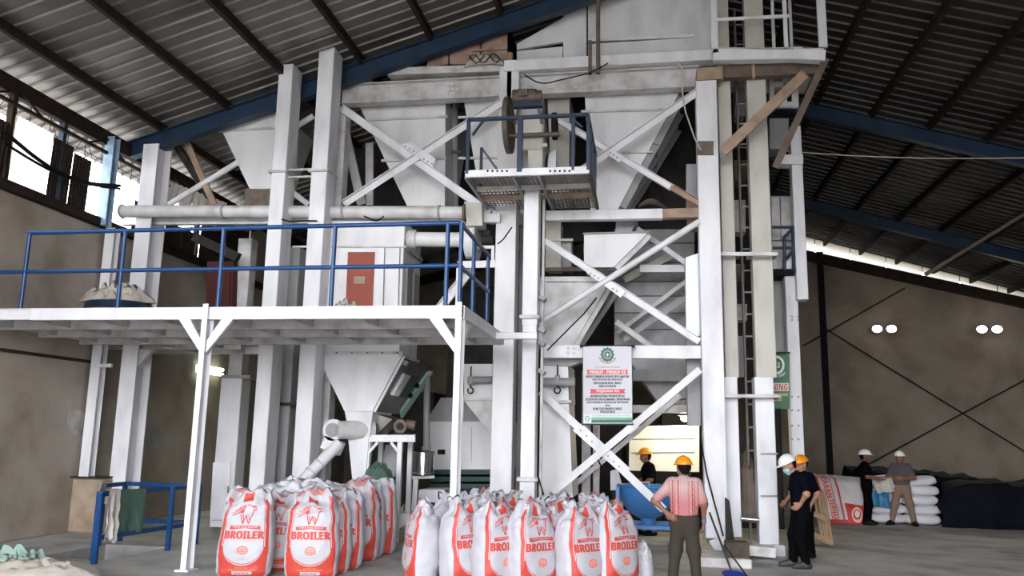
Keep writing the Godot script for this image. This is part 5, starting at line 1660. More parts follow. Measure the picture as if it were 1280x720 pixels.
func safety_banner() -> void:
	var img := Image.create(512, 760, false, Image.FORMAT_RGB8)
	var paper := rgb(202, 200, 207); var ink := rgb(40, 37, 42); var green := rgb(58, 112, 84); var red := rgb(208, 62, 70)
	img.fill(paper)
	for y in 760:
		for x in [0, 1, 2, 3, 4, 508, 509, 510, 511, 507]: img.set_pixel(x, y, green)
	var c := Vector2(256, 84)
	for k in 12:
		var d := Vector2.from_angle(TAU * k / 12)
		ink_line(img, [c + d * 40, c + d * 66], 16, green)
	ink_disc(img, c, 66, rgb(40, 84, 70), 46); ink_disc(img, c, 46, rgb(120, 160, 134), 30); ink_disc(img, c, 30, rgb(36, 60, 62))
	ink_line(img, [c + Vector2(-18, 0), c + Vector2(18, 0)], 11, paper); ink_line(img, [c + Vector2(0, -18), c + Vector2(0, 18)], 11, paper)
	ink_text(img, "UTAMAKAN KESELAMATAN KERJA", c + Vector2(0, 84), 18, ink, 220, true, -96.0)
	ink_text(img, "Dalam Rangka Bulan K3 Nasional", Vector2(256, 208), 16, ink, 250, false)
	ink_poly(img, [Vector2(40, 234), Vector2(472, 234), Vector2(458, 256), Vector2(472, 278), Vector2(40, 278), Vector2(54, 256)], red)
	ink_text(img, "PRINSIP - PRINSIP K3", Vector2(256, 256), 28, rgb(245, 240, 240), 370)
	var ls := [["MENGUTAMAKAN BUDAYA KESELAMATAN", 300, 440], ["DAN KESEHATAN KERJA (K3)", 332, 310], ["UNTUK MENCAPAI TARGET", 364, 290], ["ZERO ACCIDENT", 394, 180]]
	for l in ls: 
		for o in [-1, 0, 1]: ink_text(img, l[0], Vector2(256 + o, l[1]), 24, ink, l[2])
	ink_poly(img, [Vector2(72, 424), Vector2(440, 424), Vector2(426, 446), Vector2(440, 468), Vector2(72, 468), Vector2(86, 446)], red)
	ink_text(img, "TUJUAN K3", Vector2(256, 446), 28, rgb(245, 240, 240), 240)
	ls = [["MENINGKATKAN PRODUKTIVITAS", 492, 350], ["KESEHATAN DAN KEAMANAN LINGKUNGAN", 524, 450], ["SERTA MENJAGA KESEHATAN INDONESIA", 556, 430], ["(K3)", 586, 46], ["DEMI TERCAPAINYA TARGET", 616, 300], ["PRODUKSI", 646, 150]]
	for l in ls: 
		for o in [-1, 0, 1]: ink_text(img, l[0], Vector2(256 + o, l[1]), 24, ink, l[2])
	ink_poly(img, [Vector2(8, 672), Vector2(504, 672), Vector2(504, 752), Vector2(8, 752)], rgb(214, 224, 218))
	ink_poly(img, [Vector2(90, 700), Vector2(504, 700), Vector2(504, 752), Vector2(90, 752)], rgb(120, 170, 146))
	ink_poly(img, [Vector2(90, 726), Vector2(504, 722), Vector2(504, 752), Vector2(90, 752)], rgb(52, 104, 82))
	ink_disc(img, Vector2(48, 712), 26, rgb(70, 120, 96), 20); ink_line(img, [Vector2(36, 712), Vector2(60, 712)], 6, rgb(70, 120, 96))
	ink_text(img, "KESELAMATAN ADALAH TANGGUNG JAWAB KITA BERSAMA", Vector2(296, 686), 12, green, 390, false)
	printed("safetybanner", img, 0.5)
	img = Image.create(384, 512, false, Image.FORMAT_RGB8)
	img.fill(rgb(22, 92, 56))
	ink_disc(img, Vector2(240, 100), 88, rgb(214, 226, 216), 64)
	ink_text(img, "K3", Vector2(240, 100), 52, rgb(214, 226, 216))
	ink_text(img, "SAFETY FIRST", Vector2(240, 206), 24, rgb(210, 224, 214), 210, true, -160.0)
	ink_poly(img, [Vector2(20, 268), Vector2(372, 268), Vector2(372, 346), Vector2(20, 346)], rgb(206, 206, 200))
	ink_text(img, "WARNING", Vector2(196, 307), 60, rgb(196, 40, 40), 330)
	ink_text(img, "GUNAKAN APD LENGKAP", Vector2(196, 378), 30, rgb(226, 204, 90), 340)
	ink_text(img, "DI AREA INI", Vector2(196, 424), 30, rgb(226, 204, 90), 200)
	printed("greenbanner", img, 0.5)

func big_print() -> void:                                          # the printed cover of the far stack
	var img := Image.create(768, 512, false, Image.FORMAT_RGB8)
	var white := rgb(206, 200, 200); var red := rgb(196, 62, 50)
	img.fill(white)
	for q in [[20, 60], [110, 230], [300, 330]]:
		ink_poly(img, [Vector2(q[0], 0), Vector2(q[1], 0), Vector2(q[1] + 50, 512), Vector2(q[0] + 50, 512)], red)
	ink_poly(img, [Vector2(122, 10), Vector2(218, 10), Vector2(264, 500), Vector2(172, 500)], rgb(226, 190, 182))
	ink_text(img, "PAKAN", Vector2(176, 130), 74, red, 220, true, 0, PI / 2 - 0.1)
	ink_text(img, "TERNAK", Vector2(204, 370), 74, red, 220, true, 0, PI / 2 - 0.1)
	ink_poly(img, [Vector2(400, 290), Vector2(700, 310), Vector2(720, 512), Vector2(430, 512)], red)
	ink_disc(img, Vector2(570, 410), 84, rgb(226, 200, 196)); ink_disc(img, Vector2(570, 410), 62, red); ink_disc(img, Vector2(570, 400), 40, rgb(226, 200, 196))
	ink_text(img, "PAKAN", Vector2(570, 470), 26, rgb(226, 200, 196), 110)
	ink_poly(img, [Vector2(60, 470), Vector2(420, 470), Vector2(430, 512), Vector2(70, 512)], red)
	printed("bigprint", img, 0.6)

# ---------------------------------------------------------------- sacks
func lerp_table(t: Array, x: float) -> float:
	for i in t.size() - 1:
		if x <= t[i + 1][0]: return lerpf(t[i][1], t[i + 1][1], smoothstep(0.0, 1.0, (x - t[i][0]) / (t[i + 1][0] - t[i][0])))
	return t[-1][1]

func sack_mesh(sd: int, tied: bool, lean := 0.0, sag := 0.0) -> ArrayMesh:
	var f := FastNoiseLite.new()
	f.seed = sd; f.frequency = 1.0; f.fractal_octaves = 3
	var ta := [[0.0, 0.29], [0.06, 0.335], [0.3, 0.35], [0.7, 0.325], [0.84, 0.29], [0.93, 0.26], [1.0, 0.25]]
	var tb := [[0.0, 0.13], [0.07, 0.18], [0.3, 0.215], [0.6, 0.185], [0.8, 0.14], [0.92, 0.075], [1.0, 0.05]]
	if tied:
		ta = [[0.0, 0.28], [0.06, 0.325], [0.3, 0.335], [0.65, 0.325], [0.8, 0.285], [0.9, 0.2], [0.95, 0.16], [1.0, 0.2]]
		tb = [[0.0, 0.14], [0.07, 0.2], [0.3, 0.23], [0.6, 0.215], [0.78, 0.175], [0.9, 0.11], [0.95, 0.08], [1.0, 0.1]]
	var nu := 52; var nv := 40
	var rows := []; var uvs := []
	var hgt := 1.08
	for j in nv + 2:
		var v := minf(1.0, float(j) / nv)
		var a := lerp_table(ta, v); var b := lerp_table(tb, v)
		if j == nv + 1: a *= 0.4; b *= 0.3
		var row := []; var uvr := []
		for i in nu + 1:
			var th := PI - TAU * i / nu
			var cx := cos(th); var sz := sin(th)
			var x := a * signf(cx) * pow(absf(cx), 0.62); var z := b * signf(sz) * pow(absf(sz), 0.72)
			var y := v * hgt
			var fold := smoothstep(0.62, 1.0, v)
			var ruff := f.get_noise_3d(x * 4 + 3, y * 3.0, z * 5) * (0.02 + 0.07 * fold) + f.get_noise_3d(x * 9, y * 6, z * 9 + 9) * (0.010 + 0.03 * fold)
			ruff += sin(i * TAU * 6.0 / nu + sd) * 0.014 * smoothstep(0.75, 0.95, v)
			var nrm := Vector3(x / (a * a), 0, z / (b * b)).normalized()
			y += fold * fold * (f.get_noise_3d(x * 5 + 20, 0, z * 5) * 0.16 + f.get_noise_3d(x * 10 + 50, 1, z * 10) * 0.04) - sag * smoothstep(0.75, 1.0, v) * (0.5 + x)
			if v < 0.04: ruff *= 0.3
			if j == nv + 1: y += 0.005
			var p := Vector3(x, y, z) + nrm * ruff
			if j == 0: p.y = 0.0
			p.x += lean * v * v + f.get_noise_2d(y * 2.2, 7.0) * 0.03 * v
			p.z += -0.05 * v + f.get_noise_2d(y * 2.0, 17.0) * 0.05 * v
			row.append(p)
			var u := 0.25 + 0.25 * clampf(x / a, -1, 1) if sz >= -0.001 else (0.75 - 0.25 * x / a)
			if i == nu: u = 1.0
			if i == 0: u = 0.0
			uvr.append(Vector2(u, 1.0 - v))
		rows.append(row); uvs.append(uvr)
	var bot := []; var buv := []
	for i in nu + 1:
		bot.append(Vector3(0, 0.0, 0)); buv.append(uvs[0][i])
	rows.push_front(bot); uvs.push_front(buv)
	var g := Geo.new()
	g.grid(rows, false, false, uvs)
	return g.done()

func sacks() -> void:
	sack_print()
	var open := []; var tied := []
	for k in 4:
		open.append(sack_mesh(11 + k * 7, false, 0.03 - 0.02 * k, 0.08 * (k % 2)))
		tied.append(sack_mesh(101 + k * 9, true, -0.05 + 0.03 * k, 0.06))
	var list := [
		# px, py of the base centre, turn, open?, mesh, scale, label
		[304, 721, 14, 0, 0, 1.05, "printed feed sack at the left end of the front row, whole front in view"],
		[346, 712, 12, 0, 1, 1.02, "printed feed sack squeezed between the two foremost sacks under the mezzanine"],
		[388, 722, 15, 0, 2, 1.05, "printed feed sack with its whole front in view, second full front from the left"],
		[-4.50, -11.55, 12, 0, 3, 1.03, "printed feed sack first behind the second full front in the receding left row"],
		[-4.46, -11.95, 10, 0, 0, 1.0, "printed feed sack second behind the second full front in the receding left row"],
		[-4.6, -12.4, 10, 0, 1, 1.03, "printed feed sack third behind the second full front, half hidden in the left row"],
		[-4.52, -12.82, 9, 0, 2, 1.08, "printed feed sack third from the far end of the receding left row"],
		[-4.56, -13.24, 8, 0, 3, 1.08, "printed feed sack second from the far end of the receding left row"],
		[-4.5, -13.6, 8, 0, 0, 1.1, "printed feed sack at the far end of the receding left row, before the feeder table"],
		[-5.35, -12.0, 190, 0, 1, 1.0, "feed sack standing behind the leftmost full front sack, only its top in view"],
		[-5.2, -12.5, 190, 0, 3, 1.05, "feed sack behind the front left sacks beside the slanted spout tube"],
		[524, 728, -60, 1, 0, 1.0, "white sided feed sack turned away to the left, beside the right mezzanine post"],
		[581, 733, 50, 1, 1, 1.06, "feed sack just right of the mezzanine post, its print half covered by the next sack"],
		[621, 737, 46, 1, 2, 1.06, "feed sack with the most readable print in the middle group, below the central frame column"],
		[664, 738, 48, 1, 3, 1.06, "feed sack under the central elevator trunk with a blank left side"],
		[700, 731, 50, 1, 0, 1.04, "feed sack pinched between two others right of the central trunk"],
		[727, 738, 46, 1, 1, 1.05, "feed sack with a readable print, second from the right end of the middle group"],
		[768, 735, 49, 1, 2, 1.07, "feed sack at the right end of the middle group, next to the small white bag"],
		[566, 712, 200, 1, 3, 1.05, "feed sack of the rear row right behind the mezzanine post, crumpled top showing"],
		[600, 714, 170, 1, 0, 1.08, "feed sack in the rear row before the central frame column, only its top in view"],
		[636, 714, 46, 1, 1, 1.06, "feed sack in the rear row left of the central trunk, only its top in view"],
		[692, 712, 190, 1, 2, 1.05, "feed sack of the rear row right of the central trunk, crumpled top showing"],
		[741, 712, 200, 1, 3, 1.04, "feed sack in the rear row behind the right pair, only its grey folds in view"],
	]
	for s in list:
		var p: Vector3 = ground(s[0], s[1]) if s[1] > 0 else Vector3(s[0], 0, s[1])
		var o := single("feed_sack", tied[s[4]] if s[3] else open[s[4]], M.sackprint, s[6], "sack", "printed feed sacks on the floor")
		o.position = p; o.rotation.y = deg_to_rad(s[2]); o.scale = Vector3.ONE * s[5] * (0.97 if s[3] else 1.0)
	var sm := single("small_sack", tied[3], M.sackwhite, "small plain white tied bag at the right end of the middle sacks", "bag")
	sm.position = ground(804, 726); sm.scale = Vector3(0.42, 0.48, 0.5); sm.rotation.y = 2.6

func banners() -> void:
	safety_banner()
	var t := thing("banner", "white printed safety banner with a green emblem and red ribbons hanging from the lower girder", "banner")
	var z := -15.05
	var rows := []; var uvs := []
	for j in 13:
		var v := j / 12.0
		var row := []; var ur := []
		for i in 11:
			var u := i / 10.0
			var p := at(lerpf(728.5, 790, u), 433, z); var q := at(lerpf(728.5, 791, u), 529.5, z)
			p = p.lerp(q, v)
			p.z += 0.02 + sin(u * 9.0) * 0.014 * v + sin(v * 7 + u * 3) * 0.01
			row.append(p); ur.append(Vector2(u, v))
		rows.append(row); uvs.append(ur)
	var g := Geo.new(); g.grid(rows, false, true, uvs)
	var back := rows.map(func(r): return r.map(func(p): return p - Vector3(0, 0, 0.004)))
	g.grid(back, false, false, uvs)
	obj("cloth", g, M.safetybanner, t)
	g = Geo.new(); g.tube([at(725, 433, z), at(794, 433, z)], 0.025, 8)
	obj("top_rod", g, M.darkgrey, t)
	g = Geo.new(); g.tube([at(727, 530, z), at(792, 530.5, z)], 0.018, 8)
	obj("bottom_rod", g, M.greendark, t)
	t = thing("banner", "green banner with a white ring and a red warning word, right of the elevator legs", "banner")
	rows = []; uvs = []
	for j in 5:
		var row := []; var ur := []
		for i in 9:
			var u := i / 8.0; var v := j / 4.0
			row.append(at(lerpf(944, 987, u), lerpf(443, 511, v), -16.7) + Vector3(0, 0, sin(u * 6 + v * 2) * 0.015)); ur.append(Vector2(u, v))
		rows.append(row); uvs.append(ur)
	g = Geo.new(); g.grid(rows, false, true, uvs)
	g.grid(rows.map(func(r): return r.map(func(p): return p - Vector3(0, 0, 0.004))), false, false, uvs)
	obj("cloth", g, M.greenbanner, t)
	g = Geo.new(); g.bar(at(942, 441, -16.72), at(988, 441, -16.72), 0.03, 0.03)
	obj("top_batten", g, M.darkgrey, t)

# ---------------------------------------------------------------- people: tapered bones joined by a smooth field, meshed as surface nets
func mesh_field(g: Geo, bones: Array, cell: float, k: float) -> void:
	var lo := Vector3.ONE * 1e9; var hi := -lo
	var m := 4.5 / k
	for b in bones:
		var r := maxf(b[1], b[3]) + m + cell
		for p in [b[0], b[2]]:
			lo = lo.min(p - Vector3.ONE * r); hi = hi.max(p + Vector3.ONE * r)
	var nx := int((hi.x - lo.x) / cell) + 2; var ny := int((hi.y - lo.y) / cell) + 2; var nz := int((hi.z - lo.z) / cell) + 2
	var f := PackedFloat32Array(); f.resize(nx * ny * nz)
	for b in bones:
		var a: Vector3 = b[0]; var ra: float = b[1]; var ab: Vector3 = b[2] - a; var dr: float = b[3] - ra
		var l2 := maxf(ab.length_squared(), 1e-9)
		var r := maxf(b[1], b[3]) + m
		var p0: Vector3 = (a.min(b[2]) - Vector3.ONE * r - lo) / cell; var p1: Vector3 = (a.max(b[2]) + Vector3.ONE * r - lo) / cell
		for z in range(maxi(0, int(p0.z)), mini(nz, int(p1.z) + 2)):
			for y in range(maxi(0, int(p0.y)), mini(ny, int(p1.y) + 2)):
				var o := (z * ny + y) * nx
				for x in range(maxi(0, int(p0.x)), mini(nx, int(p1.x) + 2)):
					var q := Vector3(x, y, z) * cell + lo - a
					var t := clampf(q.dot(ab) / l2, 0.0, 1.0)
					var d := (q - ab * t).length() - ra - dr * t
					if d < m: f[o + x] += exp(-k * d)
	var id := PackedInt32Array(); id.resize(nx * ny * nz); id.fill(-1)
	var vs := PackedVector3Array()
	var sx := [0, 1, nx, nx + 1, nx * ny, nx * ny + 1, nx * ny + nx, nx * ny + nx + 1]
	var ed := [[0, 1], [2, 3], [4, 5], [6, 7], [0, 2], [1, 3], [4, 6], [5, 7], [0, 4], [1, 5], [2, 6], [3, 7]]
	for z in nz - 1:
		for y in ny - 1:
			var o := (z * ny + y) * nx
			for x in nx - 1:
				var i := o + x
				var n := 0
				for c in 8:
					if f[i + sx[c]] > 1.0: n += 1
				if n == 0 or n == 8: continue
				var s := Vector3.ZERO; var cnt := 0
				for e in ed:
					var fa := f[i + sx[e[0]]]; var fb := f[i + sx[e[1]]]
					if (fa > 1.0) == (fb > 1.0): continue
					var la := log(maxf(fa, 1e-3)); var lb := log(maxf(fb, 1e-3))
					var t := la / (la - lb)
					var ca := Vector3(e[0] & 1, (e[0] >> 1) & 1, e[0] >> 2); var cb := Vector3(e[1] & 1, (e[1] >> 1) & 1, e[1] >> 2)
					s += ca.lerp(cb, t); cnt += 1
				id[i] = vs.size()
				vs.append(lo + (Vector3(x, y, z) + s / cnt) * cell)
	var ns := PackedVector3Array(); ns.resize(vs.size())
	var base := g.v.size()
	var st := [1, nx, nx * ny]
	for z in range(1, nz - 1):
		for y in range(1, ny - 1):
			for x in range(1, nx - 1):
				var i := (z * ny + y) * nx + x
				var inn := f[i] > 1.0
				for ax in 3:
					if inn == (f[i + st[ax]] > 1.0): continue
					var u: int = st[(ax + 1) % 3]; var w: int = st[(ax + 2) % 3]
					var q := [id[i - u - w], id[i - w], id[i], id[i - u]]
					if q[0] < 0 or q[1] < 0 or q[2] < 0 or q[3] < 0: continue
					var nn := (vs[q[2]] - vs[q[0]]).cross(vs[q[3]] - vs[q[1]])
					var dir := Vector3.ZERO; dir[ax] = 1.0 if inn else -1.0
					if nn.dot(dir) < 0:
						nn = -nn; q.reverse()
					for c in 4: ns[q[c]] += nn
					g.ix.append_array(PackedInt32Array([base + q[0], base + q[2], base + q[1], base + q[0], base + q[3], base + q[2]]))
	for i in vs.size():
		g.v.append(vs[i]); g.n.append(ns[i].normalized()); g.t.append(Vector2(vs[i].x, vs[i].y))

func bone(a: Vector3, ra: float, b: Vector3, rb: float) -> Array: return [a, ra, b, rb]

func hand_bones(w: Vector3, d: Vector3, palm: Vector3, thumb: Vector3, curl: float) -> Array:
	var o := []
	d = d.normalized(); palm = (palm - d * palm.dot(d)).normalized(); thumb = (thumb - d * thumb.dot(d) - palm * thumb.dot(palm)).normalized()
	for k in 4:
		var off := thumb * (0.03 - 0.02 * k)
		var base := w + d * (0.088 - 0.004 * absf(k - 1)) + off
		o.append(bone(w + d * 0.01 + off * 0.6, 0.017, base, 0.0125))
		var ln: float = [0.072, 0.08, 0.074, 0.058][k]
		var d1 := (d * cos(curl * 0.6) + palm * sin(curl * 0.6) + thumb * (0.09 - 0.06 * k)).normalized()
		var d2 := (d * cos(curl * 1.6) + palm * sin(curl * 1.6)).normalized()
		o.append(bone(base, 0.0105, base + d1 * ln * 0.55, 0.0095))
		o.append(bone(base + d1 * ln * 0.55, 0.0095, base + d1 * ln * 0.55 + d2 * ln * 0.5, 0.008))
	var tb := w + d * 0.03 + thumb * 0.028
	var t1 := (d * 0.65 + thumb * 0.75 + palm * 0.25).normalized(); var t2 := (d * 0.9 + thumb * 0.3 + palm * 0.35).normalized()
	o.append(bone(w + d * 0.015 + thumb * 0.012, 0.018, tb, 0.015))
	o.append(bone(tb, 0.0135, tb + t1 * 0.036, 0.011)); o.append(bone(tb + t1 * 0.036, 0.011, tb + t1 * 0.036 + t2 * 0.03, 0.009))
	return o

# pose: hip (shift of the pelvis), chest, neck, head points, and for each side knee, ankle, toe, elbow, wrist, hand direction, palm, thumb, curl
func person(label: String, where: Vector3, turn: float, tall: float, pose: Dictionary, looks: Dictionary, cell: float) -> Node3D:
	var t := thing("person", label, "person", where, deg_to_rad(turn))
	t.scale = Vector3.ONE * tall / 1.65
	var pelvis: Vector3 = pose.get("pelvis", Vector3(0, 0.93, 0)); var chest: Vector3 = pose.get("chest", Vector3(0, 1.26, 0)); var neck: Vector3 = pose.get("neck", Vector3(0, 1.42, 0.0)); var head: Vector3 = pose.get("head", Vector3(0, 1.56, 0.02))
	var look := Basis.from_euler(pose.get("look", Vector3.ZERO))          # head turn: x nods down, y turns
	var skin := []; var shirt := []; var legs := []
	var acr: Vector3 = pose.get("across", Vector3.RIGHT)
	for s in [-1.0, 1.0]:
		skin.append(bone(pelvis + acr * s * 0.065, 0.1, chest + acr * s * 0.065, 0.108))
		skin.append(bone(chest + acr * s * 0.05 + Vector3(0, 0.03, 0), 0.1, chest + acr * s * 0.145 + Vector3(0, 0.105, -0.01), 0.058))
		shirt.append(bone(pelvis + acr * s * 0.07 + Vector3(0, -0.02 if not looks.has("untucked") else -0.1, 0), 0.118, chest + acr * s * 0.068, 0.126))
		shirt.append(bone(chest + acr * s * 0.05 + Vector3(0, 0.03, 0), 0.115, chest + acr * s * 0.15 + Vector3(0, 0.105, -0.01), 0.072))
		var side_key := "l" if s > 0 else "r"
		var sh: Vector3 = chest + acr * s * 0.178 + Vector3(0, 0.09, -0.01)
		var arm: Array = pose[side_key + "_arm"]                          # elbow, wrist, hand direction, palm, thumb, curl
		var leg: Array = pose[side_key + "_leg"]                          # knee, ankle, toe
		skin.append(bone(sh, 0.05, arm[0], 0.04)); skin.append(bone(arm[0], 0.04, arm[1], 0.027))
		var cuff: float = looks.get("sleeve", 0.75)
		shirt.append(bone(sh, 0.07, sh.lerp(arm[0], minf(cuff, 1.0)), 0.066))
		if cuff > 1.0: shirt.append(bone(arm[0], 0.058, arm[0].lerp(arm[1], cuff - 1.0), 0.045))
		var hj: Vector3 = pelvis + acr * s * 0.085 + Vector3(0, -0.07, 0)
		skin.append(bone(hj, 0.08, leg[0], 0.055)); skin.append(bone(leg[0], 0.055, leg[1], 0.037)); skin.append(bone(leg[1], 0.036, leg[1].lerp(leg[2], 0.9), 0.026))
		legs.append(bone(pelvis + acr * s * 0.07, 0.112, hj, 0.105)); legs.append(bone(hj, 0.102, leg[0], 0.078)); legs.append(bone(leg[0], 0.078, leg[1] + Vector3(0, 0.02, 0), 0.068))
		var sg := Geo.new()
		var heel: Vector3 = leg[1] + (leg[1] - leg[2]) * Vector3(1, 0, 1) * 0.3
		mesh_field(sg, [bone(Vector3(heel.x, 0.04, heel.z), 0.038, Vector3(leg[2].x, 0.035, leg[2].z), 0.036), bone(leg[1] + Vector3(0, 0.02, 0), 0.045, leg[1] + Vector3(0, -0.03, 0), 0.045), bone(leg[1], 0.045, Vector3(leg[2].x, 0.04, leg[2].z).lerp(leg[1], 0.4), 0.042)], maxf(cell * 0.7, 0.008), 60.0)
		obj("shoe", sg, looks.get("shoes", M.rubber), t)
	skin.append(bone(chest + Vector3(0, 0.08, -0.01), 0.06, neck.lerp(head, 0.35), 0.052))
	shirt.append(bone(chest + Vector3(0, 0.1, -0.005), 0.075, neck + Vector3(0, 0.005, 0), 0.062))
	var g := Geo.new()
	mesh_field(g, skin, cell, 38.0)
	# head
	var hp := func(v: Vector3) -> Vector3: return head + look * v
	var hb := [bone(hp.call(Vector3(0, 0.03, -0.02)), 0.092, hp.call(Vector3(0, 0.025, 0.01)), 0.086), bone(hp.call(Vector3(0, 0.0, 0.015)), 0.076, hp.call(Vector3(0, -0.075, 0.048)), 0.042),
		bone(hp.call(Vector3(-0.03, -0.02, 0.055)), 0.035, hp.call(Vector3(0.03, -0.02, 0.055)), 0.035), bone(hp.call(Vector3(0, 0.012, 0.092)), 0.009, hp.call(Vector3(0, -0.025, 0.112)), 0.013), bone(hp.call(Vector3(-0.012, -0.03, 0.1)), 0.008, hp.call(Vector3(0.012, -0.03, 0.1)), 0.008),
		bone(hp.call(Vector3(-0.035, 0.025, 0.084)), 0.012, hp.call(Vector3(0.035, 0.025, 0.084)), 0.012), bone(hp.call(Vector3(-0.02, -0.062, 0.084)), 0.01, hp.call(Vector3(0.02, -0.062, 0.084)), 0.01), bone(neck.lerp(head, 0.1), 0.052, hp.call(Vector3(0, -0.03, -0.02)), 0.056)]
	for s in [-1, 1]:
		hb.append(bone(hp.call(Vector3(s * 0.086, 0.022, -0.01)), 0.012, hp.call(Vector3(s * 0.084, -0.025, 0.0)), 0.009)); hb.append(bone(hp.call(Vector3(s * 0.092, 0.02, -0.018)), 0.008, hp.call(Vector3(s * 0.09, -0.01, -0.014)), 0.008))
	mesh_field(g, hb, cell * 0.42, 110.0)
	for key in ["l", "r"]:
		var arm: Array = pose[key + "_arm"]
		mesh_field(g, hand_bones(arm[1], arm[2], arm[3], arm[4], arm[5]) + [bone(arm[0].lerp(arm[1], 0.75), 0.03, arm[1], 0.026)], maxf(cell * 0.36, 0.0042), 160.0)
	obj("body", g, looks.skin, t)
	g = Geo.new(); mesh_field(g, shirt, cell, 34.0); obj("shirt", g, looks.shirt, t)
	g = Geo.new(); mesh_field(g, legs, cell, 34.0); obj("trousers", g, looks.trousers, t)
	# hair, eyes, mouth, helmet
	g = Geo.new(); mesh_field(g, [bone(hp.call(Vector3(0, 0.035, -0.035)), 0.094, hp.call(Vector3(0, 0.05, -0.01)), 0.092), bone(hp.call(Vector3(0, 0.0, -0.05)), 0.07, hp.call(Vector3(0, -0.03, -0.05)), 0.055)], cell * 0.6, 90.0)
	obj("hair", g, M.hair, t)
	for s in [-1, 1]:
		g = Geo.new(); g.ball(hp.call(Vector3(s * 0.034, 0.006, 0.088)), Vector3(0.013, 0.008, 0.008), 10, look)
		obj("eye", g, M.eye, t)
	g = Geo.new(); g.ball(hp.call(Vector3(0, -0.062, 0.095)), Vector3(0.022, 0.004, 0.006), 10, look)
	obj("mouth", g, M.lips, t)
	if looks.has("mask"):
		g = Geo.new(); mesh_field(g, [bone(hp.call(Vector3(-0.035, -0.035, 0.065)), 0.042, hp.call(Vector3(0.035, -0.035, 0.065)), 0.042), bone(hp.call(Vector3(0, -0.03, 0.09)), 0.03, hp.call(Vector3(0, -0.085, 0.06)), 0.038)], cell * 0.5, 80.0)
		obj("face_mask", g, looks.mask, t)
	if looks.has("helmet"):
		var hx := Transform3D(look, head) * Transform3D(Basis(Vector3.RIGHT, -0.08), Vector3(0, 0.055, -0.005))
		g = Geo.new()
		var rows := []
		for j in 13:
			var th := PI / 2 * j / 12.0
			var row := []
			for i in 32:
				var an := TAU * i / 32
				var rid := 0.008 * exp(-pow(sin(an) * 0 + cos(an) * sin(th) / 0.16, 2.0)) * cos(th * 0.8)
				row.append(hx * Vector3(0.118 * sin(th) * cos(an), (0.118 + rid) * cos(th) + 0.01, -0.142 * sin(th) * sin(an)))
			rows.append(row)
		g.grid(rows, true, true)
		var brim := []
		for j in 4:
			var row := []
			for i in 32:
				var an := TAU * i / 32
				var fr := maxf(0.0, sin(an)); var w: float = [0.0, 1.0, 1.0, 0.0][j]
				row.append(hx * Vector3((0.117 + 0.016 * w) * cos(an), (0.012 if j < 2 else 0.003) - 0.012 * w * fr, (0.141 + (0.014 + 0.045 * fr) * w) * sin(an)))
			brim.append(row)
		g.grid(brim, true, true)
		obj("hard_hat", g, looks.helmet, t)
	return t

func shirt_print() -> void:
	var img := Image.create(384, 384, false, Image.FORMAT_RGB8)
	for y in 384:
		for x in 384:
			var v := y / 384.0
			var st := 1.0 if (x / 6) % 2 == 0 else 0.0
			var c := rgb(184, 168, 164).lerp(rgb(168, 98, 100), smoothstep(0.25, 0.75, v) * 0.75)
			c = c.lerp(rgb(150, 78, 80), st * 0.4)
			img.set_pixel(x, y, c)
	for col in [88.0, 136.0, 252.0, 300.0]:
		for k in 16:
			var y := 60.0 + k * 20
			var pts := []
			for i in 8: pts.append(Vector2(col + cos(i * 0.5) * 17, y + sin(i * 0.5) * 10))
			ink_line(img, pts, 8, rgb(150, 42, 42)); ink_line(img, [Vector2(col - 10, y + 12), Vector2(col + 10, y + 4)], 3, rgb(232, 214, 208))
	printed("pinkshirt", img, 0.85)
	M.pinkshirt.uv1_scale = Vector3(1.6, -1.75, 1); M.pinkshirt.uv1_offset = Vector3(0.5, 2.6, 0)

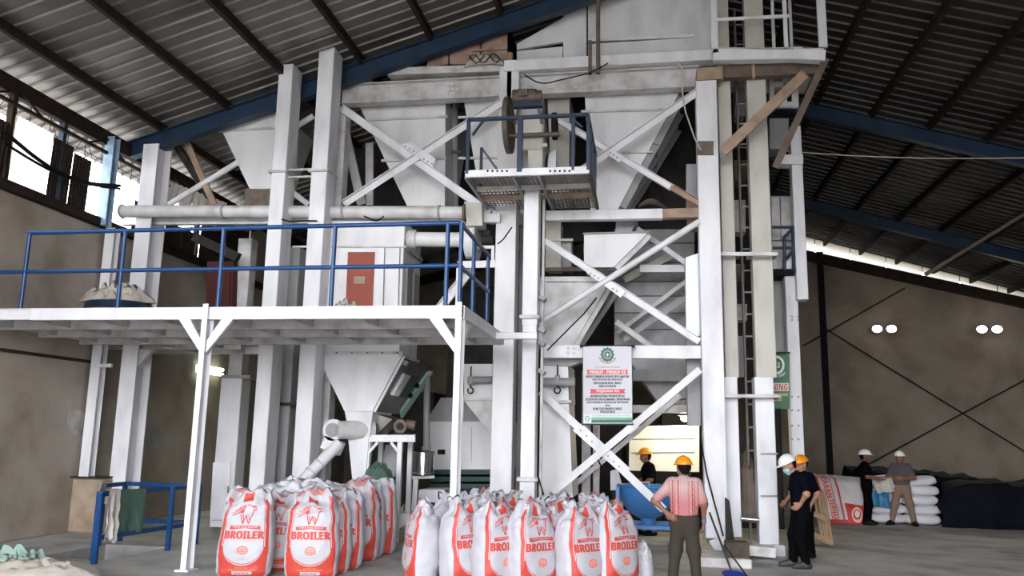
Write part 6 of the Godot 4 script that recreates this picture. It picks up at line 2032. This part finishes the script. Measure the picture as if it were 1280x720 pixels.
func people() -> void:
	mat("skin", rgb(126, 86, 66), 0.55); mat("skinlight", rgb(168, 122, 98), 0.55); mat("hair", rgb(20, 18, 17), 0.6); mat("eye", rgb(22, 18, 16), 0.25); mat("lips", rgb(110, 66, 58), 0.5)
	M.skin.subsurf_scatter_enabled = true; M.skin.subsurf_scatter_strength = 0.1
	mat("hatwhite", rgb(232, 232, 232), 0.25); mat("hatorange", rgb(230, 140, 22), 0.3)
	mat("navy", rgb(13, 14, 24), 0.9, 0.0, T.weave, 2.0); mat("blackcloth", rgb(12, 12, 14), 0.9, 0.0, T.weave, 2.0); mat("greyshirt", rgb(92, 86, 92), 0.9, 0.0, T.weave, 2.0)
	mat("khaki", rgb(142, 120, 104), 0.9, 0.0, T.weave, 2.0); mat("greytrousers", rgb(70, 64, 57), 0.9, 0.0, T.weave, 2.0); mat("palegrey", rgb(150, 144, 140), 0.9, 0.0, T.weave, 2.0)
	mat("maskcloth", rgb(150, 200, 200), 0.8); mat("maskgrey", rgb(120, 116, 116), 0.9); mat("shoegrey", rgb(52, 48, 48), 0.6)
	for k in ["navy", "blackcloth", "greyshirt", "khaki", "greytrousers", "palegrey", "hair"]: M[k].metallic_specular = 0.15
	shirt_print()
	var stand_l := [Vector3(0.1, 0.47, 0.01), Vector3(0.11, 0.085, -0.03), Vector3(0.14, 0.03, 0.15)]
	var stand_r := [Vector3(-0.1, 0.47, 0.01), Vector3(-0.11, 0.085, -0.03), Vector3(-0.14, 0.03, 0.15)]
	# man in pink seen from behind
	var p := person("man from behind in a pink patterned shirt and orange hard hat, hand on hip", ground(857, 733), 176, 1.62,
		{"look": Vector3(0.1, 0.35, 0), "l_leg": [Vector3(0.13, 0.47, 0.02), Vector3(0.17, 0.085, -0.02), Vector3(0.22, 0.03, 0.15)], "r_leg": [Vector3(-0.12, 0.47, 0.02), Vector3(-0.15, 0.085, 0.0), Vector3(-0.19, 0.03, 0.17)],
		"r_arm": [Vector3(-0.27, 1.1, -0.03), Vector3(-0.26, 0.86, 0.03), Vector3(0.02, -1, 0.12), Vector3(1, 0, 0.1), Vector3(0, 0, 1), 0.5],
		"l_arm": [Vector3(0.4, 1.12, -0.06), Vector3(0.24, 0.97, -0.1), Vector3(-0.8, -0.55, -0.3), Vector3(-0.25, 0.1, 1), Vector3(0.4, -0.9, 0), 0.35]},
		{"skin": M.skin, "shirt": M.pinkshirt, "trousers": M.greytrousers, "helmet": M.hatorange, "mask": M.maskgrey, "sleeve": 0.85}, 0.012)
	var g := Geo.new(); g.tube([Vector3(-0.262, 0.89, 0.025), Vector3(-0.26, 0.845, 0.032)], 0.034, 12)
	obj("glove_cuff", g, M.tub, p)
	# supervisor in navy
	p = person("man in navy shirt and white hard hat with a face mask, looking down", ground(1001, 710), -82, 1.67,
		{"pelvis": Vector3(0, 0.92, -0.03), "chest": Vector3(0, 1.25, -0.03), "neck": Vector3(0, 1.41, 0.04), "head": Vector3(0, 1.53, 0.12), "look": Vector3(0.5, 0.05, 0), "l_leg": [Vector3(0.1, 0.47, 0.03), Vector3(0.11, 0.085, -0.05), Vector3(0.12, 0.03, 0.14)], "r_leg": [Vector3(-0.1, 0.48, 0.06), Vector3(-0.1, 0.085, 0.08), Vector3(-0.12, 0.03, 0.27)],
		"l_arm": [Vector3(0.36, 1.13, -0.02), Vector3(0.21, 0.97, 0.03), Vector3(-0.45, -0.55, 0.55), Vector3(-1, 0.2, -0.2), Vector3(0, 0.5, 1), 0.3], "r_arm": [Vector3(-0.36, 1.13, -0.02), Vector3(-0.21, 0.97, 0.0), Vector3(0.45, -0.55, 0.4), Vector3(1, 0.2, -0.2), Vector3(0, 0.5, 1), 0.3]},
		{"skin": M.skinlight, "shirt": M.navy, "trousers": M.blackcloth, "helmet": M.hatwhite, "mask": M.maskcloth, "sleeve": 0.85, "untucked": true, "shoes": M.shoegrey}, 0.012)
	# man half hidden behind him
	p = person("man in dark shirt and orange hard hat half hidden behind the supervisor in navy", Vector3(2.62, 0, -15.3), -60, 1.62,
		{"look": Vector3(0.35, 0, 0), "l_leg": stand_l, "r_leg": stand_r, "l_arm": [Vector3(0.3, 1.1, -0.05), Vector3(0.28, 0.88, 0.1), Vector3(0, -0.9, 0.4), Vector3(-1, 0, 0), Vector3(0, 0.4, 0.9), 0.4], "r_arm": [Vector3(-0.27, 1.1, 0), Vector3(-0.24, 0.92, 0.2), Vector3(0.1, -0.5, 0.8), Vector3(1, 0, 0), Vector3(0, 0.8, 0.4), 0.4]},
		{"skin": M.skinlight, "shirt": M.navy, "trousers": M.blackcloth, "helmet": M.hatorange, "sleeve": 0.8, "untucked": true}, 0.016)
	# the pair at the far stack
	p = person("man all in black with a white hard hat at the printed stack, gesturing forward", ground(1085, 656), 80, 1.7,
		{"look": Vector3(0.05, 0, 0), "pelvis": Vector3(0, 0.93, 0.02), "l_leg": [Vector3(0.1, 0.47, 0.06), Vector3(0.1, 0.085, 0.02), Vector3(0.11, 0.03, 0.2)], "r_leg": [Vector3(-0.1, 0.47, 0.02), Vector3(-0.1, 0.085, -0.05), Vector3(-0.12, 0.03, 0.13)],
		"l_arm": [Vector3(0.25, 1.12, 0.05), Vector3(0.2, 1.08, 0.28), Vector3(-0.1, 0.05, 1), Vector3(0, 1, 0), Vector3(1, 0, 0), 0.3], "r_arm": [Vector3(-0.25, 1.12, 0.03), Vector3(-0.17, 1.05, 0.27), Vector3(0.1, 0, 1), Vector3(0, 1, 0), Vector3(-1, 0, 0), 0.3]},
		{"skin": M.skin, "shirt": M.blackcloth, "trousers": M.blackcloth, "helmet": M.hatwhite, "sleeve": 0.8}, 0.017)
	p = person("man in grey shirt, khaki trousers and white hard hat, arms folded", ground(1130, 657), -20, 1.68,
		{"look": Vector3(0.05, -0.3, 0), "l_leg": [Vector3(0.16, 0.47, 0.01), Vector3(0.22, 0.085, -0.03), Vector3(0.3, 0.03, 0.13)], "r_leg": [Vector3(-0.17, 0.47, 0.01), Vector3(-0.26, 0.085, -0.02), Vector3(-0.36, 0.03, 0.13)],
		"l_arm": [Vector3(0.29, 1.12, 0.02), Vector3(0.06, 1.1, 0.19), Vector3(-1, 0.02, 0.05), Vector3(0, 0, -1), Vector3(0, 1, 0), 0.3], "r_arm": [Vector3(-0.29, 1.12, 0.02), Vector3(-0.06, 1.07, 0.16), Vector3(1, 0.05, 0.1), Vector3(0, 0, -1), Vector3(0, 1, 0), 0.3]},
		{"skin": M.skin, "shirt": M.greyshirt, "trousers": M.khaki, "helmet": M.hatwhite, "sleeve": 0.8}, 0.017)
	# worker at the tub
	p = person("worker in a black shirt and orange hard hat standing behind the blue tub, facing left", ground(813, 669), -78, 1.66,
		{"look": Vector3(0.15, 0, 0), "chest": Vector3(0, 1.26, 0.03), "neck": Vector3(0, 1.42, 0.05), "head": Vector3(0, 1.56, 0.09), "l_leg": stand_l, "r_leg": [Vector3(-0.1, 0.47, 0.09), Vector3(-0.11, 0.085, 0.12), Vector3(-0.14, 0.03, 0.3)],
		"l_arm": [Vector3(0.27, 1.11, 0.04), Vector3(0.18, 1.0, 0.26), Vector3(-0.2, -0.2, 1), Vector3(0, -1, 0), Vector3(-1, 0, 0), 0.4], "r_arm": [Vector3(-0.27, 1.11, 0.06), Vector3(-0.18, 1.02, 0.3), Vector3(0.2, -0.1, 1), Vector3(0, -1, 0), Vector3(1, 0, 0), 0.4]},
		{"skin": M.skin, "shirt": M.blackcloth, "trousers": M.palegrey, "helmet": M.hatorange, "sleeve": 0.8}, 0.015)

# ---------------------------------------------------------------- right side of the hall
func lying_sack(sd: int) -> ArrayMesh:
	var f := FastNoiseLite.new(); f.seed = sd; f.frequency = 2.0
	var rows := []
	for j in 15:
		var th := PI * j / 14.0
		var row := []
		for i in 24:
			var an := TAU * i / 24
			var c := cos(th)
			var r := pow(sin(th), 0.45)
			var p := Vector3(0.42 * signf(c) * pow(absf(c), 0.8), 0.13 * r * signf(sin(an)) * pow(absf(sin(an)), 0.75), 0.25 * r * cos(an))
			p *= 1.0 + 0.08 * f.get_noise_3dv(p * 2.0)
			row.append(p)
		rows.append(row)
	var g := Geo.new(); g.grid(rows, true, true)
	return g.done()

func right_side() -> void:
	var g: Geo
	# tarpaulin covered stacks
	var f := FastNoiseLite.new(); f.seed = 5; f.frequency = 0.9; f.fractal_octaves = 4
	for k in 2:
		var xa: float = [6.9, 5.3][k]; var xb: float = [14.85, 8.2][k]; var zf: float = [-21.9, -22.9][k]; var hh: float = [1.05, 1.28][k]
		var rows := []
		for i in 49:
			var u := i / 48.0
			var row := []
			var x := lerpf(xa, xb, u)
			var h := hh * (1.0 - 0.09 * u) * (1.0 + 0.12 * f.get_noise_2d(x * 1.2, 3.0)) * smoothstep(-0.06, 0.06, u) * (1.0 if u < 0.97 else 0.6)
			for j in 15:
				var v := j / 14.0
				var q := Vector2(0.25 - v * 0.25 / 0.5, 0) if v < 0.0 else Vector2.ZERO
				if v < 0.55:
					q = Vector2(0.18 - 0.24 * v, h * sin(v / 0.55 * PI / 2))
				else:
					q = Vector2(0.05 - (v - 0.55) * 5.0, h * (1.0 + 0.06 * sin(v * 20)))
				var n := f.get_noise_3d(x * 1.3, q.y * 2.0, v * 2)
				row.append(Vector3(x + n * 0.1, maxf(0.01, q.y + n * 0.07 * (1.0 if v > 0.1 else 0.0)), zf + q.x + n * 0.2))
			rows.append(row)
		g = Geo.new(); g.grid(rows, false, true)
		single("tarpaulin_stack", g, M.tarp, ["long low stack under a dark blue black tarpaulin along the right wall side", "dark tarpaulin hump behind the white sacks and the two men in white hats"][k], "tarpaulin")
	# printed cover
	big_print()
	var rows := []; var uvs := []
	for j in 16:
		var v := j / 15.0
		var row := []; var ur := []
		for i in 25:
			var u := i / 24.0
			var top := at(lerpf(1014, 1084, u), lerpf(592, 598, u), -22.4); var bot := at(lerpf(1030, 1086, u), 655.5, -21.85)
			bot.y = maxf(bot.y, 0.01)
			var p := top.lerp(bot, v)
			p.z += 0.1 * sin(v * PI) + 0.06 * f.get_noise_2d(u * 4, v * 4) + 0.05 * sin(u * 10.0)
			if j == 0: p.z -= 0.6
			row.append(p); ur.append(Vector2(u, v))
		rows.append(row); uvs.append(ur)
	g = Geo.new(); g.grid(rows, false, true, uvs)
	single("printed_cover", g, M.bigprint, "white and red printed sacking covering the far stack behind the man in black", "sacking")
	g = Geo.new(); g.hexa(back_of(outline([1018, 598, 1082, 602, 1082, 654, 1032, 654], -22.75), 1.2, 1.2))
	single("stack_core", g, M.sackcloth, "pale stack of goods under the printed sacking", "stack")
	g = Geo.new()
	rows = []
	for j in 7:
		var row := []
		for i in 9:
			var p := at(lerpf(1088, 1111, i / 8.0) + j * 0.5, lerpf(612, 632, j / 6.0) + i * 0.5, -21.9)
			p.z += 0.06 * f.get_noise_2d(i * 1.1, j * 1.3) + 0.05 * sin(i * 1.2)
			row.append(p)
		rows.append(row)
	g.grid(rows, false, true)
	g.grid(rows.map(func(r): return r.map(func(p): return p - Vector3(0, 0, 0.01))))
	single("blue_sheet", g, M.tarpblue, "small light blue sheet on the white sacks beside the man in black", "sheet")
	var ls := [lying_sack(1), lying_sack(2), lying_sack(3)]
	for c in 2:
		for k in 5:
			var o := single("white_sack", ls[(k + c) % 3], M.sackwhite, "%s white sack of the flat pile behind the man %s" % [["bottom", "second lowest", "middle", "second highest", "topmost"][k], ["in black", "with folded arms"][c]], "sack", "white sacks lying in the far stack")
			o.position = Vector3([5.75, 6.55][c] + 0.03 * (k % 2), 0.14 + 0.225 * k, [-22.3, -22.25][c] - 0.03 * k)
			o.rotation.y = 0.08 * (k % 3 - 1) + 0.1
			if k == 4: o.rotation.z = 0.1
	g = Geo.new(); g.grid(range(8).map(func(j): return range(12).map(func(i): return at(1090 + i * 2.2 + j, 600 + j * 2.4 - i * 0.3, -21.9) + Vector3(0, 0, 0.07 * f.get_noise_2d(i * 1.4, j * 1.2) + 0.04 * sin(i)))), false, true)
	single("white_cloth", g, M.whitecloth, "crumpled white cloth on top of the stack right of the man in black", "cloth")
	# wooden trestle
	var t := thing("wooden_trestle", "small wooden slatted trestle leaning behind the men by the elevator leg", "trestle")
	for q in [[1018, 620, 1029, 679], [1030, 612, 1040, 681], [1023, 620, 1033, 680], [1027, 616, 1036, 680]]:
		g = Geo.new(); g.bar(at(q[0], q[1], -16.6), at(q[2], q[3], -16.3), 0.05, 0.04)
		obj("slat", g, M.wood, t)
	for q in [[1017, 642, 1033, 649], [1018, 668, 1041, 679]]:
		g = Geo.new(); g.bar(at(q[0], q[1], -16.35), at(q[2], q[3], -16.3), 0.1, 0.05)
		obj("cross_board", g, M.wood, t)
	# plinth with a wooden block
	var pl := at(875, 697, -13.6); var pr := at(940, 697, -13.6)
	g = Geo.new(); g.box(Vector3((pl.x + pr.x) / 2, pl.y / 2, -14.1), Vector3(pr.x - pl.x, pl.y, 1.0), Basis.IDENTITY, 0.02)
	single("plinth", g, M.plinth, "white painted concrete plinth at the foot of the thick white column", "plinth")
	var bl := at(921, 697, -13.9)
	g = Geo.new(); g.box(bl + Vector3(0, 0.125, 0), Vector3(0.36, 0.25, 0.3), Basis.IDENTITY, 0.015)
	single("wood_block", g, mat("darkwood", rgb(84, 72, 64), 0.8, 0.0, T.blotch, 1.5), "dark weathered block standing on the white plinth", "block")
	g = Geo.new(); g.hexa(back_of(outline([907, 622, 912, 626, 918, 676, 908, 676], -14.9), 0.15, 0.15))
	single("dark_plate", g, M.darkgrey, "narrow dark plate leaning between the thick column and the elevator boots", "plate")
	g = Geo.new(); g.bar(at(926, 686, -14.9), at(968, 690, -14.9), 0.16, 0.3)
	single("kerb_beam", g, M.plinth, "low white kerb beam between the two elevator boots", "beam")
	var hb := at(934, 648, -15.3); g = Geo.new(); g.tube([at(926, 648, -15.3), at(948, 650, -15.3)], 0.05, 10)
	single("low_pipe", g, M.steel, "short shiny pipe crossing between the elevator boots", "pipe")
	single("rag_bundle", heap(at(936, 645, -16.0), 0.22, 0.2, 1.0, 44, 0.3), M.brown, "brown rag bundle stuffed between the elevator boots", "rags")
	# shovel and pole leaning at the column
	t = thing("shovel", "blue bladed shovel leaning on the white plinth", "shovel")
	var a := at(887, 641, -14.2); var b := at(914, 713, -12.9)
	g = Geo.new(); g.tube([a, b], 0.017, 10); obj("handle", g, M.steeldull, t)
	var bb := at(920, 722, -12.75)
	var rr := []
	for j in 9:
		var v := j / 8.0
		var row := []
		var w := 0.155 * (1.0 if v < 0.6 else sqrt(maxf(0.0, 1.0 - pow((v - 0.6) / 0.42, 2.0)))) * (0.6 + 0.4 * smoothstep(0.0, 0.15, v))
		for i in 9:
			var u := i / 4.0 - 1.0
			row.append(b.lerp(bb, v * 1.6) + Vector3(u * w, 0, u * u * 0.05))
		rr.append(row)
	g = Geo.new(); g.grid(rr, false, true); g.grid(rr.map(func(r): return r.map(func(p): return p - Vector3(0, 0.004, 0.006))))
	obj("blade", g, mat("shovelblue", rgb(34, 52, 140), 0.35), t)
	g = Geo.new(); g.tube([at(906, 682, -13.4), at(935, 722, -12.6)], 0.012, 8)
	single("thin_rod", g, M.darkgrey, "thin dark rod lying against the plinth beside the shovel", "rod")
	g = Geo.new(); g.tube([at(876, 690, -13.0), at(879, 640, -14.4)], 0.008, 8)
	single("thin_rope", g, M.whitecloth, "thin pale cord hanging beside the hand of the man in pink", "cord")
	# blue tub
	t = thing("feed_tub", "rounded blue steel feed tub on a blue frame behind the man in pink", "tub")
	var z := -16.0
	var l := at(772, 607, z); var r := at(846, 611, z)
	var cx := (l.x + r.x) / 2; var rx := (r.x - l.x) / 2
	var top := l.y - 0.02
	rows = []
	for j in 13:
		var th := PI / 2 + PI / 2 * j / 12.0
		var row := []
		for i in 40:
			var an := TAU * i / 40
			row.append(Vector3(cx + rx * sin(th) * cos(an), top + 0.62 * cos(th), z - 0.45 + 0.45 * sin(th) * sin(an)))
		rows.append(row)
	g = Geo.new(); g.grid(rows, true)
	g.grid(rows.map(func(rw): return rw.map(func(p): return p * 0.985 + Vector3(cx, top, z - 0.45) * 0.015)), true, true)
	obj("bowl", g, M.tub, t)
	g = Geo.new()
	var rim := []
	for i in 41: rim.append(Vector3(cx + (rx + 0.01) * cos(TAU * i / 40), top, z - 0.45 + 0.46 * sin(TAU * i / 40)))
	g.tube(rim, 0.03, 8, false)
	obj("rim", g, M.tub, t)
	g = Geo.new(); g.lathe([[0.16, 0.12], [0.13, 0.0], [0.13, -0.08], [0.0, -0.08]], 20, Transform3D(Basis.IDENTITY, Vector3(cx + 0.02, top - 0.66, z - 0.45)))
	obj("outlet", g, M.tub, t)
	for q in [[-1, 0.0], [1, 0.0], [-1, -0.9], [1, -0.9]]:
		g = Geo.new(); var p := Vector3(cx + q[0] * rx, 0, z + q[1])
		g.bar(p, p + Vector3(0, top, 0), 0.07, 0.06)
		obj("leg", g, M.tub, t)
	for zz in [0.0, -0.9]:
		g = Geo.new(); g.bar(Vector3(cx - rx, 0.33, z + zz), Vector3(cx + rx, 0.33, z + zz), 0.08, 0.06)
		obj("stretcher", g, M.tub, t)
	g = Geo.new(); var hp := Vector3(cx - 0.05, top, z - 0.05)
	g.tube([hp + Vector3(-0.09, 0, 0), hp + Vector3(-0.09, 0.09, 0), hp + Vector3(0.09, 0.09, 0), hp + Vector3(0.09, 0, 0)], 0.014, 8)
	obj("handle", g, M.white2, t)
	# back wall: pole, bracing rods, flood lamps, rope, leaning pipe
	var zb := BACK + 0.15
	g = Geo.new(); var px := at(1031, 450, zb)
	g.ibeam(Vector3(px.x, 0, zb), Vector3(px.x, 8.9, zb), 0.2, 0.17, 0.02)
	single("wall_post", g, M.black, "black steel post standing at the back wall right of the plant", "post")
	for q in [[1032, 411, 1290, 570, "thin black bracing rod falling right from the black wall post"], [1004, 432, 1131, 360, "thin black bracing rod rising over the black post under the roof light"], [1086, 580, 1290, 470, "thin black bracing rod rising to the right edge across the back wall"]]:
		g = Geo.new(); g.tube([at(q[0], q[1], zb + 0.1), at(q[2], q[3], zb + 0.1)], 0.022, 6)
		single("bracing_rod", g, M.black, q[4], "rod")
	for q in [[1096.5, 411, "left lamp of the pair"], [1114.5, 411, "right lamp of the pair"], [1227.5, 411.5, "left lamp of the pair"], [1246.5, 411.5, "right lamp of the pair"]]:
		var near: bool = q[0] < 1200
		t = thing("flood_lamp", "glowing flood lamp on the back wall, %s %s" % [q[2], "nearer the black post" if near else "furthest right"], "lamp")
		var c := at(q[0], q[1], zb + 0.25)
		g = Geo.new(); g.ball(c, Vector3(0.17, 0.13, 0.09), 20)
		obj("lens", g, M.lens, t)
		g = Geo.new(); g.lathe([[0.0, 0.04], [0.19, 0.0], [0.1, -0.2], [0.0, -0.2]], 20, Transform3D(Basis(Vector3.RIGHT, PI / 2), c + Vector3(0, 0, -0.1)))
		obj("housing", g, M.darkgrey, t)
		var s := SpotLight3D.new()
		s.name = "flood_light"
		s.spot_angle = 62.0; s.spot_range = 60.0; s.spot_attenuation = 2.0; s.light_energy = 2.5; s.light_size = 0.15; s.shadow_enabled = true
		s.light_color = Color(1.0, 0.97, 0.93)
		add_child(s)
		s.position = c + Vector3(0, -0.05, 0.22)
		s.rotation = Vector3(-0.6, PI, 0)
	var rope := []
	for i in 13:
		var u := i / 12.0
		rope.append(at(lerpf(893, 1300, u), lerpf(181, 197, u), -17.0) - Vector3(0, 0.12 * sin(u * PI), 0))
	g = Geo.new(); g.tube(rope, 0.012, 6)
	single("rope", g, M.sackcloth, "thin pale rope strung from the thick column across the dark roof at right", "rope")
	g = Geo.new(); g.tube([at(1157, 343, -21.5), at(1290, 262, -21.5)], 0.05, 8)
	single("long_pipe", g, M.brown, "long thin brown pipe slung under the second blue rafter at right", "pipe")

func _ready() -> void:
	lights()          # camera, sky, sun, exposure
	make_materials()
	setting()
	columns()
	beams()
	mezzanine()
	catwalk()
	machines()
	left_side()
	sacks()
	banners()
	right_side()
	people()
